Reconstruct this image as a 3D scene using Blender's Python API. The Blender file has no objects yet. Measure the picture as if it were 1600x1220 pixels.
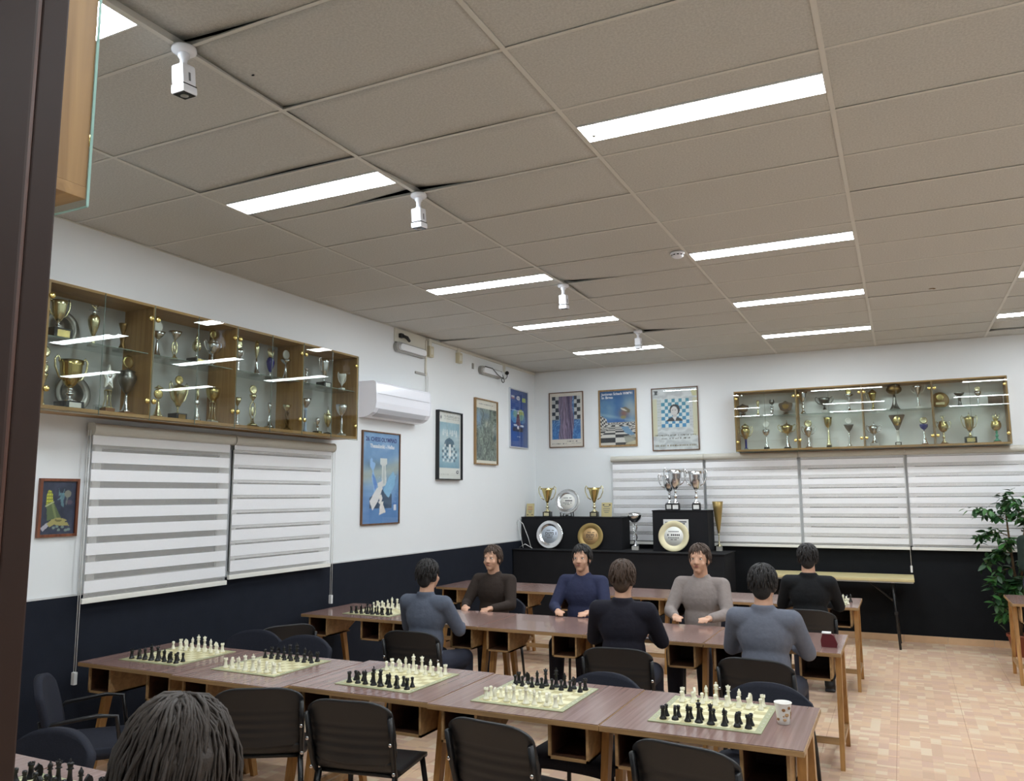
import bpy, bmesh, math, random
import numpy as np
from mathutils import Vector, Matrix
random.seed(7); RNG = np.random.default_rng(11)
SC = bpy.context.scene
COL = SC.collection
R = math.radians

# ------------------------------------------------------------------ camera
CAM = Vector((4.947, 0.0, 1.77))
F_PX, YAW, PITCH, ROLL = 1243.67, -0.451677, 0.131418, -0.0064266
ca, sa, cb, sb = math.cos(YAW), math.sin(YAW), math.cos(PITCH), math.sin(PITCH)
fwd = Vector((sa*cb, ca*cb, sb)); rgt0 = Vector((ca, -sa, 0)); up0 = rgt0.cross(fwd)
rgt = math.cos(ROLL)*rgt0 + math.sin(ROLL)*up0
upv = -math.sin(ROLL)*rgt0 + math.cos(ROLL)*up0
cam = bpy.data.cameras.new('camera'); camo = bpy.data.objects.new('camera', cam); COL.objects.link(camo)
camo.matrix_world = Matrix(((rgt.x, upv.x, -fwd.x, CAM.x), (rgt.y, upv.y, -fwd.y, CAM.y), (rgt.z, upv.z, -fwd.z, CAM.z), (0, 0, 0, 1)))
cam.sensor_fit = 'HORIZONTAL'; cam.sensor_width = 36.0; cam.lens = F_PX/1600*36.0
cam.clip_start = 0.05; cam.clip_end = 60
SC.camera = camo
# ------------------------------------------------------------------ world, exposure
W = bpy.data.worlds.new('world'); SC.world = W; W.use_nodes = True
W.node_tree.nodes['Background'].inputs[0].default_value = (0.6, 0.52, 0.46, 1)
W.node_tree.nodes['Background'].inputs[1].default_value = 0.08
SC.view_settings.view_transform = 'Standard'; SC.view_settings.look = 'None'
SC.view_settings.gamma = 1.0; SC.view_settings.use_curve_mapping = False
SC.view_settings.exposure = 0.0
LAMP_STRENGTH = 40.0
LAMP_COLOR = (0.87, 0.945, 1.0)

# ------------------------------------------------------------------ room measures
H = 3.626           # ceiling
BW = 10.98          # back wall
RW = 8.36           # right wall
NW = 0.62           # inner face of the wall with the door
DADO = 1.135
TEE_X = [1.16 + 1.2*i for i in range(6)]
ROW_Y = [0.4 + 0.6*i for i in range(18)]

# ------------------------------------------------------------------ materials
def s(r, g, b):
    f = lambda c: (c/255/12.92) if c/255 <= 0.04045 else ((c/255+0.055)/1.055)**2.4
    return (f(r), f(g), f(b), 1.0)
def newmat(name):
    m = bpy.data.materials.new(name); m.use_nodes = True
    return m, m.node_tree, m.node_tree.nodes['Principled BSDF']
def link(nt, a, ao, b, bi): nt.links.new(a.outputs[ao], b.inputs[bi])
def pm(name, col, rough=0.5, metal=0.0, vary=None, bump=None, coat=0.0, spec=0.5):
    """principled with optional procedural tone variation (scale, amount) and bump (scale, strength)"""
    m, nt, p = newmat(name)
    p.inputs['Base Color'].default_value = col; p.inputs['Roughness'].default_value = rough
    p.inputs['Metallic'].default_value = metal; p.inputs['Specular IOR Level'].default_value = spec
    if coat: p.inputs['Coat Weight'].default_value = coat; p.inputs['Coat Roughness'].default_value = 0.08
    if vary or bump:
        tc = nt.nodes.new('ShaderNodeTexCoord')
    if vary:
        n = nt.nodes.new('ShaderNodeTexNoise'); n.inputs['Scale'].default_value = vary[0]; n.inputs['Detail'].default_value = 4
        link(nt, tc, 'Object', n, 'Vector')
        mx = nt.nodes.new('ShaderNodeMix'); mx.data_type = 'RGBA'
        a = vary[1]
        mx.inputs['A'].default_value = tuple(c*(1-a) for c in col[:3])+(1,)
        mx.inputs['B'].default_value = tuple(min(1, c*(1+a)) for c in col[:3])+(1,)
        link(nt, n, 'Fac', mx, 'Factor'); nt.links.new(mx.outputs['Result'], p.inputs['Base Color'])
    if bump:
        n2 = nt.nodes.new('ShaderNodeTexNoise'); n2.inputs['Scale'].default_value = bump[0]; n2.inputs['Detail'].default_value = 3
        link(nt, tc, 'Object', n2, 'Vector')
        b = nt.nodes.new('ShaderNodeBump'); b.inputs['Strength'].default_value = bump[1]; b.inputs['Distance'].default_value = 0.004
        link(nt, n2, 'Fac', b, 'Height'); link(nt, b, 'Normal', p, 'Normal')
    return m
def woodmat(name, c1, c2, rough=0.4, axis='Z', scale=30, stretch=0.06, coat=0.0, world=False):
    m, nt, p = newmat(name)
    p.inputs['Roughness'].default_value = rough
    if coat: p.inputs['Coat Weight'].default_value = coat
    tc = nt.nodes.new('ShaderNodeTexCoord'); mp = nt.nodes.new('ShaderNodeMapping')
    sc = [1.0, 1.0, 1.0]; sc['XYZ'.index(axis)] = stretch
    mp.inputs['Scale'].default_value = sc
    if world:
        g = nt.nodes.new('ShaderNodeNewGeometry'); link(nt, g, 'Position', mp, 'Vector')
    else: link(nt, tc, 'Object', mp, 'Vector')
    n = nt.nodes.new('ShaderNodeTexNoise'); n.inputs['Scale'].default_value = scale; n.inputs['Detail'].default_value = 5; n.inputs['Distortion'].default_value = 0.6
    link(nt, mp, 'Vector', n, 'Vector')
    r = nt.nodes.new('ShaderNodeValToRGB'); r.color_ramp.elements[0].position = 0.35; r.color_ramp.elements[1].position = 0.68
    r.color_ramp.elements[0].color = c1; r.color_ramp.elements[1].color = c2
    link(nt, n, 'Fac', r, 'Fac'); link(nt, r, 'Color', p, 'Base Color')
    return m
def glassmat(name, tint=(0.93, 0.97, 0.95, 1), ior=1.5, rough=0.0):
    m, nt, p = newmat(name); nt.nodes.remove(p)
    out = nt.nodes['Material Output']
    t = nt.nodes.new('ShaderNodeBsdfTransparent'); t.inputs['Color'].default_value = tint
    g = nt.nodes.new('ShaderNodeBsdfGlossy'); g.inputs['Roughness'].default_value = rough
    f0 = ((ior-1)/(ior+1))**2
    lw = nt.nodes.new('ShaderNodeLayerWeight'); lw.inputs['Blend'].default_value = 0.5
    pw = nt.nodes.new('ShaderNodeMath'); pw.operation = 'POWER'; pw.inputs[1].default_value = 5.0; link(nt, lw, 'Facing', pw, 0)
    f = nt.nodes.new('ShaderNodeMath'); f.operation = 'MULTIPLY_ADD'; f.inputs[1].default_value = 1-f0; f.inputs[2].default_value = f0; link(nt, pw, 0, f, 0)
    mx = nt.nodes.new('ShaderNodeMixShader')
    link(nt, f, 0, mx, 'Fac'); nt.links.new(t.outputs[0], mx.inputs[1]); nt.links.new(g.outputs[0], mx.inputs[2])
    nt.links.new(mx.outputs[0], out.inputs['Surface'])
    return m
def sheermat(name, col, cover):
    m, nt, p = newmat(name)
    out = nt.nodes['Material Output']; p.inputs['Base Color'].default_value = col; p.inputs['Roughness'].default_value = 0.9
    t = nt.nodes.new('ShaderNodeBsdfTransparent'); mx = nt.nodes.new('ShaderNodeMixShader'); mx.inputs['Fac'].default_value = cover
    nt.links.new(t.outputs[0], mx.inputs[1]); nt.links.new(p.outputs[0], mx.inputs[2]); nt.links.new(mx.outputs[0], out.inputs['Surface'])
    return m
def emitmat(name, col, strength):
    m, nt, p = newmat(name); nt.nodes.remove(p)
    e = nt.nodes.new('ShaderNodeEmission'); e.inputs['Color'].default_value = tuple(col)+(1,); e.inputs['Strength'].default_value = strength
    nt.links.new(e.outputs[0], nt.nodes['Material Output'].inputs['Surface'])
    return m
def printmat(name, rough=0.35):
    m, nt, p = newmat(name)
    a = nt.nodes.new('ShaderNodeAttribute'); a.attribute_name = 'ink'
    link(nt, a, 'Color', p, 'Base Color'); p.inputs['Roughness'].default_value = rough
    return m
def floormat():
    m, nt, p = newmat('printed_floor_tile'); p.inputs['Roughness'].default_value = 0.38; p.inputs['Specular IOR Level'].default_value = 0.35
    g = nt.nodes.new('ShaderNodeNewGeometry')
    def cells(sx, sy, ox, oy):
        v = nt.nodes.new('ShaderNodeVectorMath'); v.operation = 'MULTIPLY_ADD'
        v.inputs[1].default_value = (1/sx, 1/sy, 0); v.inputs[2].default_value = (ox, oy, 0)
        link(nt, g, 'Position', v, 0)
        f = nt.nodes.new('ShaderNodeVectorMath'); f.operation = 'FLOOR'; link(nt, v, 0, f, 0)
        w = nt.nodes.new('ShaderNodeTexWhiteNoise'); w.noise_dimensions = '2D'; link(nt, f, 0, w, 'Vector')
        return w
    w1 = cells(0.0671, 0.0671, 0.2, 0.3); w2 = cells(0.0671, 0.1342, 0.2, 0.4); w3 = cells(0.1342, 0.0671, 0.1, 0.3); wsel = cells(0.1342, 0.1342, 0.1, 0.4)
    lt = nt.nodes.new('ShaderNodeMath'); lt.operation = 'LESS_THAN'; lt.inputs[1].default_value = 0.35; link(nt, wsel, 'Value', lt, 0)
    gt = nt.nodes.new('ShaderNodeMath'); gt.operation = 'GREATER_THAN'; gt.inputs[1].default_value = 0.68; link(nt, wsel, 'Value', gt, 0)
    m1 = nt.nodes.new('ShaderNodeMix'); link(nt, lt, 0, m1, 0); link(nt, w1, 'Value', m1, 2); link(nt, w2, 'Value', m1, 3)
    m2 = nt.nodes.new('ShaderNodeMix'); link(nt, gt, 0, m2, 0); link(nt, m1, 0, m2, 2); link(nt, w3, 'Value', m2, 3)
    r = nt.nodes.new('ShaderNodeValToRGB'); cr = r.color_ramp; cr.interpolation = 'CONSTANT'
    cols = [s(222, 186, 156), s(229, 199, 168), s(215, 180, 151), s(224, 190, 162), s(234, 212, 184), s(218, 182, 158), s(228, 194, 160)]
    cr.elements[0].color = cols[0]; cr.elements[1].position = 1/7; cr.elements[1].color = cols[1]
    for i in range(2, 7):
        e = cr.elements.new(i/7); e.color = cols[i]
    link(nt, m2, 0, r, 'Fac')
    n = nt.nodes.new('ShaderNodeTexNoise'); n.inputs['Scale'].default_value = 60; link(nt, g, 'Position', n, 'Vector')
    mx = nt.nodes.new('ShaderNodeMix'); mx.data_type = 'RGBA'; mx.blend_type = 'MULTIPLY'; mx.inputs['Factor'].default_value = 0.12
    nt.links.new(r.outputs['Color'], mx.inputs['A']); nt.links.new(n.outputs['Color'], mx.inputs['B'])
    nt.links.new(mx.outputs['Result'], p.inputs['Base Color'])
    return m

M = {}
M['wall'] = pm('white_wall_paint', s(232, 235, 236), 0.75, vary=(1.3, 0.03), bump=(220, 0.12))
M['dado'] = pm('dark_navy_wall_covering', s(28, 32, 42), 0.85, vary=(9, 0.18), bump=(160, 0.5), spec=0.2)
M['dado_back'] = pm('black_wall_covering', s(21, 23, 26), 0.85, vary=(9, 0.18), bump=(160, 0.5), spec=0.2)
M['dado_trim'] = pm('pale_dado_edge', s(205, 205, 205), 0.5)
M['tile'] = pm('mineral_ceiling_tile', s(205, 204, 198), 0.9, vary=(95, 0.26), bump=(260, 0.7), spec=0.1)
M['tee'] = pm('ceiling_grid_white', s(216, 214, 206), 0.5)
M['plenum'] = pm('dark_plenum', s(62, 62, 62), 0.9)
M['lamp'] = emitmat('lamp_diffuser', LAMP_COLOR, LAMP_STRENGTH)
M['lamp_frame'] = pm('lamp_frame_white', s(235, 235, 232), 0.4)
M['clip'] = pm('lamp_clip_grey', s(190, 195, 180), 0.4)
M['floor'] = floormat()
M['grout'] = pm('floor_joint', s(176, 138, 112), 0.9)
M['skirt'] = pm('peach_skirting_tile', s(214, 178, 140), 0.45, vary=(12, 0.1))
M['oak'] = woodmat('cabinet_oak_laminate', s(156, 117, 66), s(186, 146, 90), 0.45, 'Z', 26, 0.05)
M['oak_h'] = woodmat('cabinet_oak_laminate_lengthwise', s(156, 117, 66), s(186, 146, 90), 0.45, 'X', 26, 0.05)
M['cab_back'] = pm('cabinet_back_board', s(196, 198, 200), 0.6, vary=(3, 0.04))  # white board greyed: the shade inside the cabinet is put into its colour
M['cab_back_white'] = pm('white_cabinet_back_board', s(238, 240, 240), 0.6, vary=(3, 0.03))
M['glass'] = glassmat('clear_cabinet_glass', (0.89, 0.915, 0.895, 1))
M['glass_edge'] = pm('green_glass_edge', s(170, 215, 205), 0.2, spec=0.8)
M['glass_edge_dim'] = pm('dull_glass_edge', s(110, 126, 116), 0.25, spec=0.8)
M['brass'] = pm('pale_brass', s(225, 205, 130), 0.25, 1.0)
M['gold'] = pm('polished_gold', s(206, 188, 128), 0.25, 1.0, vary=(25, 0.12))
M['gold_pale'] = pm('pale_gold', s(226, 218, 178), 0.27, 1.0, vary=(25, 0.1))
M['plate_gold'] = pm('satin_gold_plate', s(168, 144, 92), 0.42, 0.7, vary=(14, 0.12))
M['plate_pale'] = pm('pale_silver_plate_centre', s(200, 209, 220), 0.35, 0.1)
M['cream_rim'] = pm('cream_gilt_rim', s(224, 214, 176), 0.4, 0.3)
M['plate_tan'] = pm('tan_plate_centre', s(196, 160, 112), 0.4, 0.2)
M['silver'] = pm('polished_silver', s(228, 229, 231), 0.2, 1.0, vary=(25, 0.08))
M['pewter'] = pm('dull_pewter', s(140, 138, 134), 0.35, 1.0, vary=(18, 0.15))
M['bronze'] = pm('aged_bronze', s(140, 112, 70), 0.38, 1.0, vary=(20, 0.2))
M['blue_enamel'] = pm('cobalt_enamel', s(44, 48, 130), 0.2, coat=0.5)
M['bluewhite'] = pm('pale_blue_column', s(170, 190, 220), 0.3, vary=(40, 0.2))
M['green_enamel'] = pm('green_enamel', s(70, 150, 120), 0.3)
M['white_gloss'] = pm('white_gloss_resin', s(232, 232, 226), 0.3)
M['black_base'] = pm('black_marble_base', s(26, 25, 27), 0.25, vary=(20, 0.4))
M['grey_base'] = pm('grey_marble_base', s(176, 172, 165), 0.35, vary=(25, 0.2))
M['wood_base'] = woodmat('turned_wood_base', s(120, 78, 44), s(158, 110, 66), 0.4)
M['shield_wood'] = woodmat('dark_shield_wood', s(78, 58, 44), s(104, 80, 60), 0.4)
M['shield_gold'] = woodmat('golden_plaque_wood', s(120, 92, 46), s(156, 122, 66), 0.35)
M['label_white'] = pm('white_label', s(228, 228, 224), 0.5)
M['ink_dark'] = pm('dark_ink', s(48, 48, 52), 0.6)
M['ink_grey'] = pm('grey_ink', s(110, 112, 116), 0.6)
M['ink_red'] = pm('red_ink', s(170, 70, 66), 0.6)
M['black_plastic'] = pm('black_moulded_plastic', s(30, 30, 32), 0.42, bump=(240, 0.15))
M['black_metal'] = pm('black_tube_steel', s(18, 18, 20), 0.35)
M['chrome'] = pm('chrome', s(215, 215, 218), 0.15, 1.0)
M['fabric_navy'] = pm('navy_black_upholstery', s(36, 38, 48), 0.8, vary=(90, 0.25), bump=(300, 0.3), spec=0.25)
M['laminate'] = woodmat('brown_table_laminate', s(126, 98, 91), s(149, 121, 113), 0.22, 'Y', 60, 0.02, coat=0.2, world=True)
M['table_oak'] = woodmat('table_oak', s(156, 112, 62), s(192, 146, 88), 0.42, 'Z', 28, 0.08)
M['table_oak_h'] = woodmat('table_oak_edge', s(150, 118, 80), s(182, 146, 102), 0.42, 'X', 28, 0.08)
M['cubby_in'] = woodmat('dark_cubby_wood', s(62, 38, 24), s(84, 54, 34), 0.5, 'X', 20, 0.1)  # table wood darkened, the shade inside the cubby painted into the colour
M['blind'] = pm('white_blind_fabric', s(238, 238, 240), 0.85, vary=(60, 0.03), bump=(420, 0.15), spec=0.2)
M['sheer'] = sheermat('sheer_blind_net', s(222, 220, 216), 0.27)
M['cassette'] = pm('blind_cassette_ivory', s(200, 197, 186), 0.4)
M['bar'] = pm('blind_bottom_bar', s(236, 234, 226), 0.35)
M['cord'] = pm('white_bead_cord', s(232, 232, 230), 0.5)
M['night'] = pm('night_window_pane', s(24, 26, 32), 0.06, spec=0.6)
M['pvc'] = pm('white_window_frame', s(225, 225, 222), 0.4)
M['ac'] = pm('glossy_white_plastic', s(240, 241, 248), 0.18, coat=0.3)
M['ac_grey'] = pm('grey_plastic_flap', s(196, 198, 204), 0.3)
M['cctv'] = pm('white_camera_casing', s(238, 240, 246), 0.35)
M['cctv_lens'] = pm('black_lens_cover', s(16, 17, 20), 0.12)
M['offwhite'] = pm('offwhite_plastic', s(222, 218, 204), 0.5)
M['beige_plastic'] = pm('beige_plastic', s(205, 196, 166), 0.5)
M['grey_plastic'] = pm('grey_plastic', s(160, 158, 152), 0.45)
M['lens_white'] = pm('frosted_lens', s(240, 242, 244), 0.25)
M['cable_black'] = pm('black_cable', s(24, 24, 24), 0.5)
M['cable_white'] = pm('white_cable', s(225, 225, 222), 0.5)
M['frame_brown'] = woodmat('brown_picture_frame', s(92, 64, 44), s(122, 88, 60), 0.4)
M['frame_red'] = woodmat('reddish_picture_frame', s(98, 54, 34), s(130, 76, 48), 0.35)
M['frame_oak'] = woodmat('oak_picture_frame', s(138, 108, 70), s(170, 138, 94), 0.4)
M['frame_black'] = pm('black_picture_frame', s(22, 22, 24), 0.3)
M['frame_alu'] = pm('pale_aluminium_frame', s(206, 210, 216), 0.3, 0.3)
M['print'] = printmat('poster_print')
M['poster_glass'] = glassmat('poster_glass', (0.98, 0.98, 0.98, 1), 1.28)
M['navy_ink'] = pm('navy_lettering', s(38, 52, 120), 0.6)
M['white_ink'] = pm('white_lettering', s(236, 238, 240), 0.6)
M['cloth_black'] = pm('black_cover_cloth', s(28, 28, 31), 0.8, vary=(7, 0.2), bump=(200, 0.2), spec=0.25)
M['folding_top'] = pm('beige_folding_top', s(202, 188, 140), 0.4, vary=(8, 0.06))
M['piece_white'] = pm('ivory_chess_plastic', s(240, 236, 214), 0.35)
M['piece_black'] = pm('black_chess_plastic', s(22, 21, 22), 0.3)
M['cup_paper'] = pm('white_paper_cup', s(240, 236, 230), 0.5)
M['dot_brown'] = pm('brown_cup_dots', s(150, 104, 62), 0.5)
M['dot_tan'] = pm('tan_cup_dots', s(196, 160, 116), 0.5)
M['maroon'] = pm('maroon_card', s(98, 34, 40), 0.4)
M['leaf'] = pm('ficus_leaf', s(58, 104, 48), 0.4, vary=(30, 0.35))
M['leaf_dark'] = pm('ficus_leaf_dark', s(36, 70, 38), 0.4, vary=(30, 0.3))
M['bark'] = pm('ficus_bark', s(116, 92, 66), 0.8, vary=(30, 0.2))
M['terracotta'] = pm('red_clay_pot', s(146, 76, 52), 0.55, vary=(10, 0.1))
M['soil'] = pm('potting_soil', s(54, 42, 34), 0.95)
M['jamb'] = pm('brown_painted_steel', s(94, 62, 50), 0.4, vary=(4, 0.2), spec=0.3)
M['jamb_dark'] = pm('dark_brown_rebate', s(70, 51, 44), 0.42, spec=0.3)  # frame brown made darker, shade on these faces put into the colour
M['skin'] = pm('skin', s(206, 160, 132), 0.5, vary=(14, 0.06))
M['eye'] = pm('eye_dark', s(40, 32, 28), 0.2)
M['lips'] = pm('lips', s(168, 100, 92), 0.5)
M['denim'] = pm('dark_denim', s(38, 42, 58), 0.85, vary=(60, 0.2))
M['shoe'] = pm('dark_shoe', s(30, 28, 28), 0.5)
def boardmat():
    m, nt, p = newmat('chessboard_print'); p.inputs['Roughness'].default_value = 0.4
    tc = nt.nodes.new('ShaderNodeTexCoord'); mp = nt.nodes.new('ShaderNodeMapping'); mp.inputs['Location'].default_value = (0, 0, 0.5)
    link(nt, tc, 'Object', mp, 'Vector')
    c = nt.nodes.new('ShaderNodeTexChecker'); c.inputs['Scale'].default_value = 1/0.055
    c.inputs['Color1'].default_value = s(194, 183, 132); c.inputs['Color2'].default_value = s(230, 224, 186)
    link(nt, mp, 'Vector', c, 'Vector'); link(nt, c, 'Color', p, 'Base Color')
    return m
M['board_squares'] = boardmat()
M['board_border'] = pm('pale_green_vinyl', s(166, 167, 130), 0.4, vary=(120, 0.12))

# ------------------------------------------------------------------ mesh helpers
class MB:
    def __init__(self): self.v = []; self.f = []; self.mi = []; self.mats = []; self.smooth = []
    def _m(self, m):
        if m not in self.mats: self.mats.append(m)
        return self.mats.index(m)
    def add(self, vs, fs, m, smooth=False, mat=None):
        o = len(self.v)
        if mat is not None: vs = [tuple(mat @ Vector(p)) for p in vs]
        self.v += [tuple(p) for p in vs]; k = self._m(m)
        for f in fs:
            self.f.append(tuple(i+o for i in f)); self.mi.append(k); self.smooth.append(smooth)
        return self
    def box(self, x0, x1, y0, y1, z0, z1, m, mat=None, bev=0.0):
        if bev <= 0:
            vs = [(x0,y0,z0),(x1,y0,z0),(x1,y1,z0),(x0,y1,z0),(x0,y0,z1),(x1,y0,z1),(x1,y1,z1),(x0,y1,z1)]
            fs = [(0,3,2,1),(4,5,6,7),(0,1,5,4),(1,2,6,5),(2,3,7,6),(3,0,4,7)]
            return self.add(vs, fs, m, False, mat)
        b = bmesh.new(); r = bmesh.ops.create_cube(b, size=1)
        for v in b.verts: v.co = Vector(((x0+x1)/2+v.co.x*(x1-x0), (y0+y1)/2+v.co.y*(y1-y0), (z0+z1)/2+v.co.z*(z1-z0)))
        bmesh.ops.bevel(b, geom=list(b.edges), offset=bev, segments=2, profile=0.7, affect='EDGES')
        vs = [tuple(v.co) for v in b.verts]; b.verts.index_update(); fs = [tuple(v.index for v in f.verts) for f in b.faces]; b.free()
        return self.add(vs, fs, m, False, mat)
    def lathe(self, prof, m, seg=18, c=(0,0,0), mat=None, smooth=True, sy=1.0):
        vs = []; fs = []; n = len(prof)
        for r, z in prof:
            for k in range(seg):
                a = 2*math.pi*k/seg; vs.append((c[0]+r*math.cos(a), c[1]+r*math.sin(a)*sy, c[2]+z))
        for i in range(n-1):
            for k in range(seg):
                k2 = (k+1) % seg; fs.append((i*seg+k, i*seg+k2, (i+1)*seg+k2, (i+1)*seg+k))
        if prof[0][0] > 1e-6: fs.append(tuple(range(seg-1, -1, -1)))
        if prof[-1][0] > 1e-6: fs.append(tuple((n-1)*seg+k for k in range(seg)))
        return self.add(vs, fs, m, smooth, mat)
    def tube(self, pts, r, m, seg=8, mat=None, closed=False, flat=1.0):
        pts = [Vector(p) for p in pts]; n = len(pts); vs = []; fs = []
        rr = r if isinstance(r, (list, tuple)) else [r]*n
        prevu = None
        for i, p in enumerate(pts):
            if closed: t = pts[(i+1) % n]-pts[i-1]
            else: t = pts[min(i+1, n-1)]-pts[max(i-1, 0)]
            t.normalize()
            u = prevu if prevu is not None else (Vector((0,0,1)) if abs(t.z) < 0.9 else Vector((1,0,0)))
            u = (u-t*u.dot(t)); u.normalize(); w = t.cross(u); prevu = u
            for k in range(seg):
                a = 2*math.pi*k/seg; vs.append(p+u*(rr[i]*math.cos(a))+w*(rr[i]*flat*math.sin(a)))
        rng = n if closed else n-1
        for i in range(rng):
            j = (i+1) % n
            for k in range(seg):
                k2 = (k+1) % seg; fs.append((i*seg+k, i*seg+k2, j*seg+k2, j*seg+k))
        if not closed:
            fs.append(tuple(range(seg-1, -1, -1))); fs.append(tuple((n-1)*seg+k for k in range(seg)))
        return self.add(vs, fs, m, True, mat)
    def prism(self, poly, d0, d1, m, axis='y', mat=None):
        """polygon in the two other axes (x,z for y; y,z for x; x,y for z), extruded d0..d1"""
        n = len(poly); vs = []
        for d in (d0, d1):
            for a, b in poly:
                vs.append({'y': (a, d, b), 'x': (d, a, b), 'z': (a, b, d)}[axis])
        fs = [tuple(range(n)), tuple(range(2*n-1, n-1, -1))]
        for i in range(n):
            j = (i+1) % n; fs.append((j, i, n+i, n+j))
        return self.add(vs, fs, m, False, mat)
    def ball(self, c, r, m, seg=14, rings=8, mat=None):
        rx, ry, rz = r if isinstance(r, (tuple, list)) else (r, r, r)
        vs = [(c[0], c[1], c[2]-rz)]; fs = []
        for i in range(1, rings):
            t = math.pi*i/rings
            for k in range(seg):
                a = 2*math.pi*k/seg; vs.append((c[0]+rx*math.sin(t)*math.cos(a), c[1]+ry*math.sin(t)*math.sin(a), c[2]-rz*math.cos(t)))
        vs.append((c[0], c[1], c[2]+rz)); e = len(vs)-1
        for k in range(seg): fs.append((0, 1+(k+1) % seg, 1+k)); fs.append((e, 1+(rings-2)*seg+k, 1+(rings-2)*seg+(k+1) % seg))
        for i in range(rings-2):
            for k in range(seg):
                k2 = (k+1) % seg; fs.append((1+i*seg+k, 1+i*seg+k2, 1+(i+1)*seg+k2, 1+(i+1)*seg+k))
        return self.add(vs, fs, m, True, mat)
    def mesh(self, name):
        me = bpy.data.meshes.new(name); me.from_pydata(self.v, [], self.f)
        for m in self.mats: me.materials.append(m)
        me.polygons.foreach_set('material_index', self.mi); me.polygons.foreach_set('use_smooth', self.smooth)
        b = bmesh.new(); b.from_mesh(me); bmesh.ops.recalc_face_normals(b, faces=b.faces); b.to_mesh(me); b.free()
        me.update(); return me
    def build(self, name, parent=None):
        return ob(name, self.mesh(name), parent)
def ob(name, me, parent=None, loc=None, rz=None):
    o = bpy.data.objects.new(name, me); COL.objects.link(o)
    if parent is not None: o.parent = parent
    if loc is not None: o.location = loc
    if rz is not None: o.rotation_euler = (0, 0, rz)
    return o
def tag(o, label=None, cat=None, group=None, kind=None):
    if label: o['label'] = label
    if cat: o['category'] = cat
    if group: o['group'] = group
    if kind: o['kind'] = kind
    return o
def thing(name, label, cat, loc=(0,0,0), rz=0.0, group=None):
    return tag(ob(name, None, None, loc, rz), label, cat, group)
def struct(name, loc=(0,0,0)):
    return tag(ob(name, None, None, loc), kind='structure')
def children(o): return [c for c in bpy.data.objects if c.parent == o]
def dup(root, loc, rz, label, kids=None):
    r = root.copy(); COL.objects.link(r); r.location = loc; r.rotation_euler = (0, 0, rz); r['label'] = label
    for ch in KIDS[root.name]:
        c = ch[0].copy(); COL.objects.link(c); c.parent = r
        for g in ch[1]:
            d = g.copy(); COL.objects.link(d); d.parent = c
    return r
KIDS = {}
def remember(root): KIDS[root.name] = [(c, children(c)) for c in children(root)]
ORD = ['first', 'second', 'third', 'fourth', 'fifth', 'sixth', 'seventh', 'eighth', 'ninth', 'tenth']
# ================================================================== ROOM
t = 0.15
# floor: one grout slab, printed tiles of 0.47 m as pieces
fl = struct('floor')
MB().box(-0.1, RW+0.1, -2.2, BW+0.1, -0.06, -0.003, M['grout']).build('joint_bed', fl)
FT = 0.4705; fx0 = 4.803-11*FT
tile_cache = {}
def tile_mesh(w, d):
    k = (round(w, 4), round(d, 4))
    if k not in tile_cache:
        b = MB(); e = 0.0016; z = 0.0
        vs = [(0,0,-0.003),(w,0,-0.003),(w,d,-0.003),(0,d,-0.003),(e,e,z),(w-e,e,z),(w-e,d-e,z),(e,d-e,z)]
        b.add(vs, [(4,5,6,7),(0,1,5,4),(1,2,6,5),(2,3,7,6),(3,0,4,7)], M['floor'])
        tile_cache[k] = b.mesh('floor_tile')
    return tile_cache[k]
for i in range(-1, 19):
    x0 = max(0.0, fx0+i*FT); x1 = min(RW, fx0+(i+1)*FT)
    if x1-x0 < 0.02: continue
    for j in range(-5, 24):
        y0 = j*FT+0.1; y1 = min(BW, y0+FT)
        if y0 < -0.8 or y1-y0 < 0.02: continue
        if y0 > 2.0 and x0 > 7.6: continue
        ob('floor_tile', tile_mesh(x1-x0-0.0012, y1-y0-0.0012), fl, (x0, y0, 0))
MB().box(7.55, RW, -0.8, BW, -0.003, -0.0005, M['floor']).build('floor_margin', fl)
# walls
wl = struct('wall_left'); MB().box(-t, 0, NW-0.2, BW, -0.06, H+0.3, M['wall']).build('plaster', wl)
MB().box(0, 0.006, NW, BW, 0.07, DADO, M['dado'], bev=0.0015).build('dado_covering', wl)
MB().box(0, 0.009, NW, BW, DADO, DADO+0.012, M['dado_trim']).build('dado_edge', wl)
wb = struct('wall_back'); MB().box(-t, RW+t, BW, BW+t, -0.06, H+0.3, M['wall']).build('plaster', wb)
MB().box(0.006, RW, BW-0.006, BW, 0.08, DADO, M['dado_back'], bev=0.0015).build('dado_covering', wb)
MB().box(0.009, RW, BW-0.009, BW, DADO, DADO+0.012, M['dado_trim']).build('dado_edge', wb)
wr = struct('wall_right'); MB().box(RW, RW+t, NW-0.2, BW, -0.06, H+0.3, M['wall']).build('plaster', wr)
MB().box(RW-0.006, RW, NW, BW-0.006, 0.07, DADO, M['dado'], bev=0.0015).build('dado_covering', wr)
wf = struct('wall_front')
DX0, DX1, DH = 4.012, 5.40, 2.62
b = MB()
b.box(-t, DX0-0.06, NW-0.14, NW, -0.06, H+0.3, M['wall']); b.build('plaster_beside_door', wf)
MB().box(DX1+0.05, RW+t, NW-0.14, NW, -0.06, H+0.3, M['wall']).build('plaster_beside_door', wf)
MB().box(DX0-0.05, DX1+0.05, NW-0.14, NW, DH+0.05, H+0.3, M['wall']).build('plaster_above_door', wf)
MB().box(0, DX0-0.06, NW, NW+0.006, 0.07, DADO, M['dado'], bev=0.0015).build('dado_covering', wf)
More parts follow.
